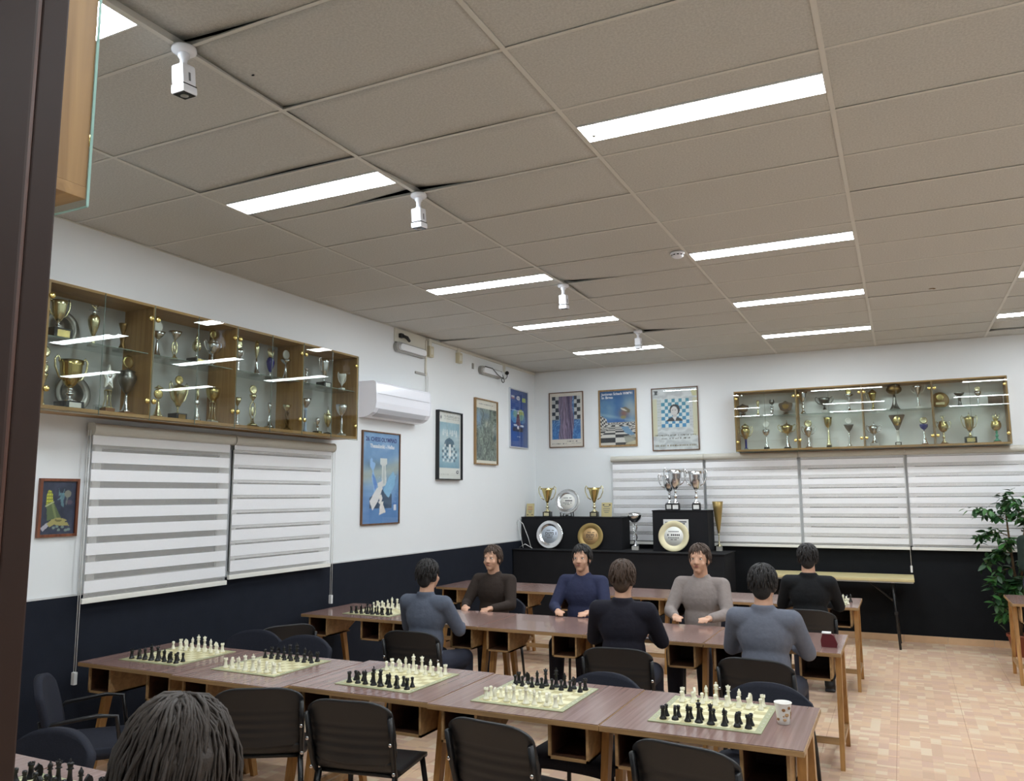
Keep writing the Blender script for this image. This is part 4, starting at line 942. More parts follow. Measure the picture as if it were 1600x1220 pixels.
# bay three
TL(4.775, 1, .28, 'silver two-handled cup with gold oval medal beside second divider', base=(.045, .012, 'grey_base'), stem=('beads', .38, .026, sv), bowl=('wide', .3, .038, sv), handles=sv, top=['disc', .3, gp])
TL(4.98, 1, .315, 'slim silver trophy with small gold bowl, third bay top shelf', base=(.07, .014, 'black_base'), stem=('cone', .45, .034, sv), bowl=('urn', .4, .02, gp), top=['lid', .12, gd])
TL(5.145, 1, .29, 'blue vase trophy with gold flames, third bay top shelf', base=(.06, .018, 'black_base'), stem=('thin', .14, .028, sv), bowl=('vase', .44, .036, 'blue_enamel'), top=['flames', .42, gp])
TL(5.335, 1, .278, 'silver saucer trophy with round white medal, third bay top shelf', base=(.09, .016, 'grey_base'), stem=('cone', .5, .034, sv), bowl=('saucer', .18, .046, sv), top=['disc', .32, 'white_gloss'])
TL(4.786, 0, .235, 'small silver beaded trophy with heart bowl, third bay bottom', base=(.05, .014, 'grey_base'), stem=('beads', .66, .026, sv), bowl=('saucer', .34, .03, gp))
TL(4.956, 0, .357, 'gold oval ring trophy with small medals, third bay bottom', base=(.08, .018, 'black_base'), stem=('oval', .6, .042, gp), bowl=('saucer', .16, .03, gp), top=['disc', .24, gp])
TL(5.150, 0, .316, 'tall silver bowl trophy on wavy stem, third bay bottom', base=(.06, .022, 'black_base'), stem=('cone', .4, .038, sv), bowl=('urn', .3, .022, sv), top=['lid', .02, sv])
TL(5.369, 0, .232, 'bronze twisted figure trophy with small bowl, third bay bottom', base=(.065, .016, 'black_base'), stem=('figure', .72, .03, 'bronze'), bowl=('saucer', .28, .038, gp))
# bay four
TL(5.605, 1, .16, 'little silver figurine beside third divider, fourth bay top shelf', base=(.045, .02, 'black_base'), stem=('figure', .75, .018, sv), bowl=('saucer', .2, .018, sv))
TL(5.834, 1, .28, 'matt silver jug cup on a broad black block, fourth bay', x=.17, base=(.1, .055, 'black_base'), plaque='label_white', stem=('thin', .22, .035, sv), bowl=('tulip', .76, .048, sv), handles=sv, one_handle=True)
TL(6.075, 1, .167, 'small white engraved cup alone at right end of top shelf', x=.19, base=(.045, .03, 'white_gloss'), stem=('thin', .16, .014, sv), bowl=('cone', .8, .042, 'white_gloss'), handles='white_gloss')
TL(5.609, 0, .32, 'pale blue column trophy with saucer and gold figure, fourth bay', base=(.05, .012, gp), stem=('column', .68, .02, 'bluewhite'), bowl=('saucer', .3, .05, sv))
TL(5.777, 0, .155, 'small silver knight trophy on black and gold block, fourth bay', base=(.06, .032, 'black_base'), plaque='gold', stem=('flare', .4, .022, sv), bowl=('urn', .58, .024, sv))
TL(5.925, 0, .29, 'matt silver urn with tall spire lid, fourth bay bottom', base=(.055, .028, 'black_base'), stem=('thin', .2, .022, sv), bowl=('urn', .44, .036, gp), handles=gp, one_handle=True, top=['spire', .34, gp])
TL(6.085, 0, .305, 'silver openwork bowl on beaded stem, rightmost on bottom shelf', x=.19, base=(.06, .026, 'grey_base'), stem=('beads', .6, .026, sv), bowl=('wide', .4, .058, sv))
# salvers and small things leaning or lying in the left cabinet
def salver(label, loc, rz, r, rim, centre, lean, name='salver', group=None, marks=0, letters=None):
    p = thing(name, label, 'plate', loc, rz, group); p.rotation_euler = (lean, 0, rz)
    mt_ = Matrix.Translation((0, 0, r)) @ Matrix.Rotation(R(90), 4, 'X')
    MB().lathe([(.62*r, .004), (.66*r, .006), (.7*r, .012), (.96*r, .016), (r, .014), (r, .010), (.7*r, .004), (.001, 0)], M[rim], 40, mat=mt_).build('rim', p)
    MB().lathe([(.001, .0055), (.62*r, .0055), (.62*r, .001)], M[centre], 40, mat=mt_).build('centre', p)
    if marks:
        rr = np.random.default_rng(marks)
        for k, zz in enumerate((.3, .08, -.1, -.22)):
            b = MB(); w = r*(.34, .42, .36, .2)[k]
            n = 7
            for q in range(n):
                if rr.random() < .15: continue
                x = -w+2*w*q/n; b.box(x, x+2*w/n*.7, -.0066, -.0056, r+zz*r-.03*r*(1+(k == 1)), r+zz*r+.03*r*(1+(k == 1)), M['ink_dark'])
            if not (letters and k == 1): b.build('engraving', p)
    if letters: textmesh('engraving', letters, r*.3, M['ink_dark'], p, (r*.1, -.0062, r*1.08))
    return p
salver('dark pewter salver standing behind gold cup, top shelf of left cabinet', (0.045, 3.335, ZS), R(90), .115, pw, pw, R(-6), group=GL)
salver('dark pewter salver behind the largest gold cup, bottom shelf', (0.045, 3.44, ZB), R(90), .125, pw, pw, R(-6), group=GL)
gcube = thing('glass_cube', 'small clear glass cube on bottom shelf beside the largest cup', 'cube', (.2, 3.505, ZB), R(90)); MB().box(-.02, .02, -.02, .02, 0, .045, M['glass'], bev=.003).build('block', gcube); MB().box(-.012, .012, -.002, .002, .012, .034, M['ink_grey']).build('engraving', gcube)
# back wall cabinet
YR = BW-.15; ZBR = CZ+.012+.0222; ZSR = CZ+.012+.4572
def TR(x, shelf, Ht, label, y=YR, **k): trophy(label, (x, y, ZSR if shelf else ZBR), 0, Ht, group=GR, **k)
TR(3.11, 1, .19, 'smaller brown shield award at left end of back cabinet', base=(.07, .012, 'shield_wood'), stem=('flare', .2, .05, 'shield_wood'), bowl=('shield', .74, .075, 'shield_wood'))
TR(3.304, 1, .212, 'slim pale gold figurine between the two shields', base=(.045, .014, gp), stem=('cone', .45, .024, gp), bowl=('urn', .55, .02, gp))
TR(3.481, 1, .224, 'silver figure trophy with round top, left bay of back cabinet', base=(.05, .01, 'grey_base'), stem=('figure', .65, .024, sv), bowl=('globe', .3, .034, pw))
TR(3.652, 1, .197, 'larger brown shield award beside first divider of back cabinet', base=(.08, .012, 'shield_wood'), stem=('flare', .12, .05, 'shield_wood'), bowl=('shield', .84, .088, 'shield_wood'))
TR(3.13, 0, .374, 'gold urn with handles on a blue banded stem, back cabinet', base=(.05, .016, 'grey_base'), stem=('column', .34, .022, 'blue_enamel'), bowl=('urn', .44, .062, gd), handles=gp, top=['lid', .18, gp])
TR(3.394, 0, .377, 'silver cup with heart medal on stout stem, back cabinet', base=(.065, .026, 'black_base'), stem=('cone', .42, .03, sv), bowl=('wide', .22, .05, sv), top=['lid', .08, sv, 'disc', .26, 'white_gloss'])
TR(3.655, 0, .39, 'broad gold lidded bowl with dark spire on silver stem', base=(.085, .016, 'black_base'), stem=('cone', .46, .04, sv), bowl=('wide', .3, .075, gd), handles=gp, top=['spire', .22, 'bronze'])
TR(3.87, 1, .305, 'silver tulip cup on knopped stem, second bay of back cabinet', base=(.05, .012, 'grey_base'), stem=('knop', .5, .034, sv), bowl=('tulip', .46, .055, sv))
TR(4.125, 1, .213, 'wide dark silver two-handled cup on pale block, back cabinet', base=(.075, .045, 'grey_base'), stem=('cone', .3, .04, sv), bowl=('wide', .62, .072, pw), handles=pw)
TR(4.417, 1, .3, 'thin silver saucer trophy with gold medallion, back cabinet', base=(.06, .01, 'grey_base'), stem=('thin', .6, .04, sv), bowl=('saucer', .14, .055, sv), top=['disc', .25, gd])
TR(3.915, 0, .364, 'silver handled cup with flat gold disc on top, back cabinet', base=(.075, .016, 'wood_base'), stem=('cone', .36, .028, sv), bowl=('vase', .36, .055, sv), handles=sv, top=['disc', .27, gp])
TR(4.155, 0, .39, 'tall plain gold goblet on a black foot, back cabinet', base=(.06, .02, 'black_base'), stem=('cone', .62, .032, gp), bowl=('tulip', .36, .052, gd))
TR(4.395, 0, .366, 'silver cone cup with small medal over beaded stem', base=(.065, .012, 'grey_base'), stem=('beads', .5, .028, sv), bowl=('cone', .26, .06, pw), top=['disc', .24, 'white_gloss'])
TR(4.69, 1, .277, 'gold jug with single handle and black foot, third bay', base=(.05, .035, 'black_base'), plaque='gold', stem=('knop', .22, .022, gd), bowl=('cone', .6, .05, gd), handles=gp, one_handle=True, top=['lid', .18, 'bronze'])
TR(4.934, 1, .308, 'dull gold globe bowl on tall stem and pyramid foot', base=(.1, .006, pw), stem=('cone', .62, .06, pw), bowl=('globe', .36, .088, 'bronze'))
TR(5.194, 1, .305, 'bright silver cup with scrolling handles, third bay top shelf', base=(.06, .034, 'label_white'), stem=('beads', .5, .026, sv), bowl=('cone', .42, .055, sv), handles='white_gloss')
TR(4.681, 0, .33, 'silver cup with scrolling handles on grey block, third bay bottom', base=(.105, .036, 'grey_base'), stem=('cone', .36, .04, sv), bowl=('wide', .36, .058, sv), handles=sv, top=['spire', .2, sv])
TR(4.945, 0, .384, 'gold ball in a dark diamond frame on white column', base=(.07, .04, 'black_base'), plaque='label_white', stem=('column', .42, .028, 'white_gloss'), bowl=('rhomb', .56, .09, 'shield_wood'))
TR(5.234, 0, .348, 'blue rimmed silver bowl with gold disc, third bay bottom', base=(.075, .01, 'wood_base'), stem=('cone', .5, .034, sv), bowl=('wide', .2, .048, 'blue_enamel'), top=['disc', .26, gp])
TR(5.634, 1, .181, 'dark slender trophy with wide jagged top, fourth bay', base=(.07, .008, pw), stem=('flare', .66, .034, pw), bowl=('saucer', .3, .06, 'pewter'))
TR(5.826, 1, .24, 'silver trophy with pale disc, fourth bay top shelf', base=(.045, .01, 'grey_base'), stem=('beads', .46, .022, sv), bowl=('wide', .26, .038, sv), top=['disc', .26, gp])
TR(5.44, 0, .35, 'gold cup with ornate finial and handles, fourth bay bottom left', base=(.08, .014, 'wood_base'), stem=('knop', .38, .03, gp), bowl=('globe', .36, .055, gd), handles=gp, top=['lid', .08, gp, 'figure', .16, gp])
TR(5.715, 0, .379, 'gold lidded cup on the biggest dark block with gold plaque', base=(.125, .075, 'black_base'), plaque='gold', stem=('cone', .2, .034, gp), bowl=('tulip', .58, .056, gd), handles=gp, top=['spire', .2, gp])
TR(5.985, 0, .374, 'gold bowl trophy with green stem, bottom right corner', base=(.075, .014, 'wood_base'), stem=('knop', .34, .036, 'green_enamel'), bowl=('globe', .32, .055, gd), top=['flames', .3, gp])
pq = thing('wall_plaque', 'round golden wood plaque leaning in fourth bay of back cabinet', 'plaque', (5.43, YR+.06, ZSR)); pq['group'] = GR; pq.rotation_euler = (R(-7), 0, 0)
mt_ = Matrix.Translation((0, 0, .1)) @ Matrix.Rotation(R(90), 4, 'X')
MB().lathe([(.001, .014), (.085, .014), (.1, .006), (.1, 0), (.001, 0)], M['shield_gold'], 24, mat=mt_).build('board', pq)
MB().lathe([(.001, .018), (.032, .018), (.04, .02), (.04, .014)], M['gold'], 20, c=(0, .035, 0), mat=mt_).build('dish', pq)
MB().box(-.048, .048, -.0165, -.013, .045, .075, M['gold_pale']).build('plate', pq)
trophy('small dark red wooden plaque at right end of the top shelf', (6.0, YR, ZSR), 0, .125, base=(.11, .012, 'black_base'), stem=('flare', .06, .04, 'shield_wood'), bowl=('block', .92, .075, 'shield_wood'), group=GR, name='award_plaque')

# ================================================================== DISPLAY CORNER (black covered stands)
cz = 1.035
ctr = thing('covered_counter', 'long black covered counter along the back wall below the stands', 'counter', (0.02, 0, 0))
MB().box(0.0, 2.9, 10.16, BW-.125, 0, cz-.012, M['cloth_black'], bev=.006).build('body', ctr)
MB().box(-0.005, 2.91, 10.14, BW-.12, cz-.012, cz, M['cloth_black'], bev=.004).build('cover', ctr)
S1 = thing('display_stand', 'long low black display stand holding two gold cups', 'stand', (0.02, 10.45, cz), 0, 'black display stands')
MB().box(0, 1.49, 0, .36, 0, .425, M['cloth_black'], bev=.004).build('box', S1); MB().box(-.006, 1.5, -.006, .366, .425, .436, M['cloth_black'], bev=.003).build('top', S1)
S2 = thing('display_stand', 'taller square black display stand holding silver cups', 'stand', (1.94, 10.45, cz), 0, 'black display stands')
MB().box(0, .73, 0, .37, 0, .52, M['cloth_black'], bev=.004).build('box', S2); MB().box(-.006, .736, -.006, .376, .52, .531, M['cloth_black'], bev=.003).build('top', S2)
z1 = cz+.436; z2 = cz+.531
for x, lab in ((.375, 'gold two-handled cup left of the silver plate on long stand'), (1.085, 'gold two-handled cup right of the silver plate on long stand')):
    trophy(lab, (x, 10.56, z1), R(6), .425, base=(.11, .07, 'black_base'), plaque='gold_pale', stem=('knop', .34, .045, gp), bowl=('cone', .6, .085, gd), handles=gp, group='gold cups on the long stand')
# silver plate on an easel
sp = salver('large silver plate with printed centre on black easel, between gold cups', (.68, 10.545, z1+.035), R(4), .178, sv, 'white_gloss', R(-12), marks=5)
ea = thing('plate_easel', 'small black easel under the large silver plate', 'easel', (.68, 10.545, z1))
MB().box(-.09, .09, .03, .05, .0, .012, M['black_metal']).build('rear_bar', ea)
for x in (-.08, .08): MB().tube([(x, -.05, .06), (x, -.035, .026), (x, -.05, .006), (x, .05, .006), (x*.6, .085, .2)], .008, M['black_metal'], 6).build('leg', ea)
MB().box(-.012, .012, -.03, .03, .0, .03, M['black_metal']).build('foot', ea)
for x, w, h, lab, k in ((.085, .12, .185, 'small wooden plaque with red print, left end of the long stand', 0), (1.235, .15, .195, 'larger wooden plaque with dark emblems, right end of the long stand', 1)):
    a = thing('award_plaque', lab, 'plaque', (x, 10.6 if k == 0 else 10.64, z1)); a.rotation_euler = (R(-8), 0, 0)
    MB().box(-w/2, w/2, -.014, 0, 0, h, M['folding_top'], bev=.002).build('board', a)
    for q, zz in enumerate((.72, .56, .42, .3)): MB().box(-w*(.28, .34, .3, .2)[q], w*(.28, .34, .3, .2)[q], -.0152, -.0138, h*zz-.004, h*zz+.004, M['ink_red' if k == 0 and q < 2 else 'ink_grey']).build('engraving', a)
    for sx in (-1, 1): MB().box(sx*w*.3-.012, sx*w*.3+.012, -.0152, -.0138, h*(.1 if k == 0 else .8), h*(.16 if k == 0 else .88), M['ink_dark']).build('emblem', a)
GP = 'award plates leaning against the black stands'
salver('silver plate leaning against the long stand, left of the gold plate', (.475, 10.375, cz), R(3), .195, sv, 'plate_pale', R(-9), marks=3, letters='\u05dd\u05d5\u05e7\u05de 1', group=GP)
salver('gold plate leaning against the long stand', (1.08, 10.375, cz), R(3), .18, 'plate_gold', 'plate_tan', R(-9), marks=3, letters='\u05dd\u05d5\u05e7\u05de 1', group=GP)
salver('cream rimmed plate with white centre leaning against taller stand', (2.235, 10.37, cz), R(3), .2, 'cream_rim', 'white_gloss', R(-9), marks=8, group=GP)
cf = thing('certificate', 'white printed certificate standing behind the cream rimmed plate', 'certificate', (2.255, 10.438, cz+.17)); cf.rotation_euler = (R(-2), 0, R(2))
MB().box(-.165, .165, -.003, 0, 0, .245, M['label_white']).build('sheet', cf)
for x0, x1, zz in ((-.14, -.09, .205), (-.07, .14, .215), (-.07, .12, .19)): MB().box(x0, x1, -.0036, -.003, zz-.012, zz+.008, M['ink_grey']).build('print', cf)
trophy('silver twisted figure holding a bowl, between the two black stands', (1.665, 10.55, cz), R(10), .545, base=(.09, .05, 'grey_base'), stem=('figure', .62, .05, sv), bowl=('wide', .26, .1, sv), top=['lid', .04, pw])
cl = 'large silver cups on the taller stand'
for x, y, Ht, lab in ((2.235, 10.55, .6, 'large silver cup with patterned bowl, front middle of taller stand'), (2.125, 10.66, .52, 'large silver cup partly hidden, back left of taller stand'), (2.505, 10.57, .575, 'large silver cup with patterned bowl, right of taller stand')):
    trophy(lab, (x, y, z2), R(8), Ht, base=(.11, .085, 'black_base'), plaque='label_white', stem=('knop', .36, .052, sv), bowl=('tulip', .5, .098, sv), handles=sv, top=['lid', .02, 'bronze'], group=cl, figure=None)
trophy('tall slim gold cone trophy behind the taller stand', (2.745, 10.74, cz), 0, .655, base=(.07, .06, 'grey_base'), stem=('thin', .28, .04, gp), bowl=('cone', .7, .07, 'plate_gold'))
w_ = thing('white_cable', 'loop of thin white cable at left end of the counter', 'cable', (0.0, 10.34, cz))
MB().tube([(.09, 0, .006), (.05, -.01, .2), (-.03+.03, -.01, .36), (.0+.02, -.01, .4), (.09, 0, .34), (.16, .02, .15), (.2, .03, .006)], .005, M['cable_white'], 6).tube([(.02, .02, .006), (.12, .0, .06), (.24, -.02, .006)], .005, M['cable_white'], 6).build('wire', w_)
# ================================================================== TABLES
TH = 0.75
TGRP = 'wooden chess tables set in rows'
def table(label, x0, x1, y0, y1, name='chess_table'):
    w = x1-x0; d = y1-y0
    t_ = thing(name, label, 'table', ((x0+x1)/2, (y0+y1)/2, 0), 0, TGRP)
    hw, hd = w/2-.002, d/2
    MB().box(-hw+.003, hw-.003, -hd+.003, hd-.003, TH-.004, TH, M['laminate'], bev=.001).build('tabletop', t_)
    MB().box(-hw, hw, -hd, hd, TH-.026, TH-.0035, M['table_oak_h'], bev=.002).build('edge_board', t_)
    for sx in (-1, 1):
        xo = sx*(hw-.035)
        for yt, yb, nm in ((-.13, -.27, 'leg'), (.13, .29, 'leg')):
            # tapered square leg, leaning outwards along y
            vs = []; fs = []
            for z, y, a, c in ((TH-.028, yt, .019, .032), (0, yb, .014, .019)):
                vs += [(xo-a, y-c, z), (xo+a, y-c, z), (xo+a, y+c, z), (xo-a, y+c, z)]
            MB().add(vs, [(0,1,2,3),(7,6,5,4),(0,4,5,1),(1,5,6,2),(2,6,7,3),(3,7,4,0)], M['table_oak']).build(nm, t_)
        MB().box(xo-.012, xo+.012, -.245, .265, .13, .165, M['table_oak_h'], bev=.002).build('side_stretcher', t_)
        MB().box(xo-.013, xo+.013, -.145, .145, TH-.075, TH-.028, M['table_oak_h'], bev=.002).build('top_rail', t_)
        # cubby: open box under the top, its inner wall tapering to the back
        xa, xb = (hw-.262, hw-.062) if sx > 0 else (-hw+.062, -hw+.262)
        yf = -hd+.035; cb = TH-.185
        c = MB().box(xa, xb, yf, -hd+.36, cb, cb+.012, M['table_oak_h']).build('cubby', t_)
        inner = xa if sx > 0 else xb-.013; outer = xb-.013 if sx > 0 else xa
        pw_ = [(yf, TH-.027), (yf, cb), (yf+.27, cb), (yf+.33, cb+.035), (yf+.44, cb+.095), (yf+.56, TH-.06), (yf+.56, TH-.027)]
        MB().prism(pw_, inner, inner+.013, M['table_oak_h'], 'x').build('inner_wall', c)
        MB().prism([(yf, TH-.027), (yf, cb), (yf+.325, cb), (yf+.325, TH-.027)], outer, outer+.013, M['table_oak_h'], 'x').build('outer_wall', c)
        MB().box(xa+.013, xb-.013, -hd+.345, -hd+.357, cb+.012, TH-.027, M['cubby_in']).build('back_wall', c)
        MB().box(xa+.0131, xb-.0131, yf+.012, -hd+.345, cb+.012, cb+.0135, M['cubby_in']).box(xa+.013, xa+.0145, yf+.012, -hd+.345, cb+.0135, TH-.028, M['cubby_in']).box(xb-.0145, xb-.013, yf+.012, -hd+.345, cb+.0135, TH-.028, M['cubby_in']).build('lining', c)  # thin sheets added to carry the painted shade of the recess
    MB().box(-hw+.05, hw-.05, -.262, -.238, .15, .19, M['table_oak_h'], bev=.002).build('long_stretcher', t_)
    return t_
FX = [.205, 1.05, 1.862, 2.757, 3.66, 4.532]; FY = [(3.475, 4.215), (3.45, 4.215), (3.535, 4.275), (3.52, 4.25), (3.515, 4.24)]
for k in range(5):
    table(['leftmost table of the middle row, nearest the striped blind', 'second table from the left in the middle row', 'third, central table of the middle row of five', 'fourth table from the left in the middle row', 'rightmost middle row table with a patterned paper cup on it'][k], FX[k], FX[k+1], *FY[k])
for k in range(5):
    table(['leftmost table of second row back, with a chessboard by the dark wall', 'second table from the left wall in the row behind the middle row', 'central table in the row behind the middle row', 'fourth table from the left wall in the row behind the middle row', 'right end table of second row back, with maroon card on it'][k], .10+.886*k, .10+.886*(k+1), 5.685, 6.45)
for k in range(5):
    table(['left end table of the furthest chess row', 'second table from left in the furthest chess row', 'central table of the furthest chess row', 'fourth table from left in the furthest chess row', 'right end table of the furthest row, with clustered white chess pieces'][k], .10+.886*k, .10+.886*(k+1), 7.97, 8.715)
for k in range(3):
    table(['nearest row table at bottom left corner, by the rounded chair', 'nearest row table at the bottom left, carrying black chess pieces', 'nearest row table hidden below the person with wavy hair'][k], 1.07+.87*k, 1.07+.87*(k+1), 1.42+.01*(k == 0), 2.165+.01*(k > 0))
table('wooden table at the right edge of the picture beside the ficus', 5.80, 6.66, 8.84, 9.58)
# folding table by the back wall
ft = thing('folding_table', 'beige folding table with black legs against the dark back wall', 'table', (4.1, 10.60, 0))
MB().box(-.91, .91, -.30, .30, .765, .80, M['folding_top'], bev=.008).build('tabletop', ft)
MB().box(-.9, .9, -.29, .29, .75, .7655, M['grey_plastic']).build('underside', ft)
for sx in (-1, 1):
    for sy in (-1, 1):
        MB().tube([(sx*.68, sy*.22, .75), (sx*.7, sy*.22, .4), (sx*.72, sy*.225, 0)], [.016, .016, .013], M['black_metal'], 8).build('leg', ft)
    MB().tube([(sx*.7, -.22, .33), (sx*.7, .22, .33)], .011, M['black_metal'], 8).build('crossbar', ft)
    MB().tube([(sx*.695, 0, .5), (sx*.4, 0, .752)], .01, M['black_metal'], 8).build('brace', ft)
    MB().box(sx*.7-.02, sx*.7+.02, -.245, -.195, .385, .42, M['black_metal'], bev=.004).build('joint', ft)

# ================================================================== CHAIRS
def grid_shell(fn, nu, nv, th, m, name, parent):
    vs = []; fs = []
    for layer in (0, 1):
        for j in range(nv+1):
            for i in range(nu+1):
                p, n = fn(i/nu, j/nv); vs.append(tuple(Vector(p)+Vector(n)*(th*layer)))
    N = (nu+1)*(nv+1)
    for j in range(nv):
        for i in range(nu):
            a = j*(nu+1)+i; fs.append((a, a+1, a+nu+2, a+nu+1)); fs.append((N+a, N+a+nu+1, N+a+nu+2, N+a+1))
    per = list(range(nu+1))+[nu+(nu+1)*j for j in range(1, nv+1)]+[(nu+1)*nv+i for i in range(nu-1, -1, -1)]+[(nu+1)*j for j in range(nv-1, 0, -1)]
    for a, c in zip(per, per[1:]+per[:1]): fs.append((a, N+a, N+c, c))
    return MB().add(vs, fs, m, True).build(name, parent)
def superw(v, w, top=.16):
    """half width narrowing at the rounded corners"""
    e = min(v, 1-v)
    return w*(1-.13*max(0, 1-e/top)**2.2)
def plastic_chair(label, loc, rz):
    c = thing('plastic_chair', label, 'chair', loc, rz, 'black plastic chairs')
    def back(u, v):
        hw_ = superw(v, .228); x = (2*u-1)*hw_
        z = .485+.315*v-.03*(abs(2*u-1)**4)*(v > .5)*(v-.5)*2
        y = -.195-.075*v-.035*(1-(2*u-1)**2)+.012*math.sin(v*math.pi)+.0022*math.sin(v*math.pi*14)*(.12 < v < .62)
        return (x, y, z), (0, 1, .15)
    grid_shell(back, 14, 30, .012, M['black_plastic'], 'backrest', c)
    def seat(u, v):
        hw_ = superw(v, .232); x = (2*u-1)*hw_
        y = -.205+.43*v; z = .452-.016*(1-(2*u-1)**2)*math.sin(min(1, v*1.15)*math.pi)-.035*max(0, (v-.82)/.18)**2+.05*max(0, (.14-v)/.14)**2
        return (x, y, z), (0, 0, -1)
    grid_shell(seat, 14, 18, .014, M['black_plastic'], 'seat', c)
    for sx in (-1, 1):
        u_ = MB().tube([(sx*.215, -.17, .425), (sx*.218, -.2, .47), (sx*.222, -.232, .58), (sx*.222, -.268, .725)], [.013, .017, .019, .017], M['black_metal'], 8, flat=.7).build('upright', c)
        for zz, yy in ((.60, -.258), (.455, -.215)): MB().ball((sx*.222, yy-.002, zz), (.0095, .005, .0095), M['chrome'], 10, 6).build('screw', u_)
        MB().tube([(sx*.205, .165, .425), (sx*.225, .2, .2), (sx*.235, .215, .0)], [.015, .014, .012], M['black_metal'], 8).build('leg', c)
        MB().tube([(sx*.205, -.165, .425), (sx*.222, -.2, .2), (sx*.232, -.225, .0)], [.015, .014, .012], M['black_metal'], 8).build('leg', c)
        MB().tube([(sx*.205, -.175, .425), (sx*.205, .175, .425)], .011, M['black_metal'], 8).build('side_rail', c)
    for yy in (-.15, .15): MB().tube([(-.205, yy, .425), (.205, yy, .425)], .011, M['black_metal'], 8).build('crossbar', c)
    return c
def padded_chair(label, loc, rz, arms=False, top=.80):
    c = thing('padded_chair', label, 'chair', loc, rz, 'dark upholstered chairs')
    def back(u, v):
        a = 2*u-1; hw_ = superw(v, .225, .2)
        z = .50+(top-.50)*v-.06*abs(a)**2.6*v**2
        return (a*hw_, -.185-.07*v-.03*(1-a*a), z), (0, 1, .12)
    o = grid_shell(back, 16, 12, .04, M['fabric_navy'], 'backrest', c)
    def seat(u, v):
        a = 2*u-1; hw_ = superw(v, .235); return (a*hw_, -.2+.43*v, .475-.012*abs(a)**3-.03*max(0, (v-.8)/.2)**2), (0, 0, -1)
    grid_shell(seat, 12, 12, .05, M['fabric_navy'], 'seat', c)
    for sx in (-1, 1):
        MB().tube([(sx*.17, -.16, .43), (sx*.18, -.2, .48), (sx*.18, -.225, .62)], .013, M['black_metal'], 8).build('upright', c)
        MB().tube([(sx*.2, .17, .43), (sx*.225, .2, .0)], .0125, M['black_metal'], 8).build('leg', c)
        MB().tube([(sx*.2, -.17, .43), (sx*.225, -.215, .0)], .0125, M['black_metal'], 8).build('leg', c)
        if arms: MB().tube([(sx*.235, -.2, .56), (sx*.25, -.16, .615), (sx*.255, .05, .64), (sx*.25, .14, .63), (sx*.235, .17, .43)], .011, M['black_metal'], 8).build('armrest', c)
    return c
plastic_chair('black plastic chair turned at an angle, leftmost below the middle row', (1.76, 3.50, 0), R(30))
plastic_chair('black plastic chair pulled up to the third middle row table', (2.43, 3.525, 0), R(9))
plastic_chair('black plastic chair tucked under the fourth middle row table', (3.29, 3.49, 0), R(-8))
plastic_chair('black plastic chair at right end of the middle row, below paper cup', (4.15, 3.52, 0), R(-10))
padded_chair('dark padded chair behind leftmost middle row board', (.62, 4.42, 0), R(196), top=.79)
padded_chair('dark blue padded chair behind second middle row board', (1.12, 4.33, 0), R(186), top=.80)
padded_chair('dark padded chair facing the fourth middle row table from behind', (3.38, 4.13, 0), R(176), top=.785)
padded_chair('dark padded chair behind the rightmost middle row board', (4.25, 4.17, 0), R(178), top=.80)
padded_chair('dark chair with metal arms turned sideways near the left wall', (.86, 3.10, 0), R(-42), arms=True, top=.82)
padded_chair('rounded dark chair back behind the nearest bottom left table', (1.675, 2.10, 0), R(186), top=.795)
plastic_chair('black plastic chair standing askew before leftmost second row table', (.40, 5.05, 0), R(60))

# ================================================================== CHESS
def profile_piece(prof, m, extra=None):
    b = MB().lathe(prof, m, 14)
    if extra: extra(b, m)
    return b
FOOT = lambda r: [(r, 0), (r, .005), (r*.86, .009), (r*.78, .011), (r*.6, .018)]
def mk(kind, m):
    if kind == 'pawn': return profile_piece(FOOT(.0145)+[(.0062, .028), (.0056, .034), (.0095, .037), (.006, .039), (.0088, .043), (.0095, .0465), (.0075, .052), (.0001, .0545)], m)
    if kind == 'rook': 
        def ex(b, m):
            for k in range(5):
                a = 2*math.pi*k/5; b.box(-.004, .004, .007, .0115, .053, .058, m, Matrix.Rotation(a, 4, 'Z'))
        return profile_piece(FOOT(.0165)+[(.009, .034), (.0085, .043), (.012, .046), (.012, .054), (.008, .054), (.008, .051), (.0001, .051)], m, ex)
    if kind == 'bishop': return profile_piece(FOOT(.016)+[(.0065, .034), (.006, .045), (.011, .047), (.0065, .05), (.0092, .056), (.0088, .062), (.004, .070), (.003, .072), (.0036, .0745), (.0001, .0775)], m)
    if kind == 'queen':
        def ex(b, m):
            b.ball((0, 0, .088), .0035, m, 8, 6)
            for k in range(7):
                a = 2*math.pi*k/7; b.ball((.0105*math.cos(a), .0105*math.sin(a), .0835), .0024, m, 6, 4)
        return profile_piece(FOOT(.0185)+[(.0078, .04), (.0066, .058), (.013, .061), (.0075, .064), (.0085, .072), (.0118, .083), (.009, .082), (.0001, .085)], m, ex)
    if kind == 'king':
        def ex(b, m): b.box(-.0022, .0022, -.0018, .0018, .087, .0995, m).box(-.0058, .0058, -.0018, .0018, .0915, .0955, m)
        return profile_piece(FOOT(.019)+[(.008, .042), (.007, .062), (.0135, .065), (.008, .068), (.0095, .076), (.012, .083), (.0085, .0865), (.0001, .0885)], m, ex)
    if kind == 'knight':
        def ex(b, m):
            P = [(-.010, .018), (.010, .018), (.0085, .032), (.003, .042), (.0065, .043), (.0135, .039), (.0165, .043), (.014, .050), (.006, .0585), (.0035, .0635), (0, .059), (-.007, .055), (-.0115, .044), (-.0125, .03)]
            b.prism([(x, z) for x, z in P], -.0058, .0058, m, 'x')
        return profile_piece(FOOT(.0165), m, ex)
PMESH = {(k, c): mk(k, M['piece_'+c]).mesh('chess_'+k) for k in ('pawn', 'rook', 'bishop', 'queen', 'king', 'knight') for c in ('white', 'black')}
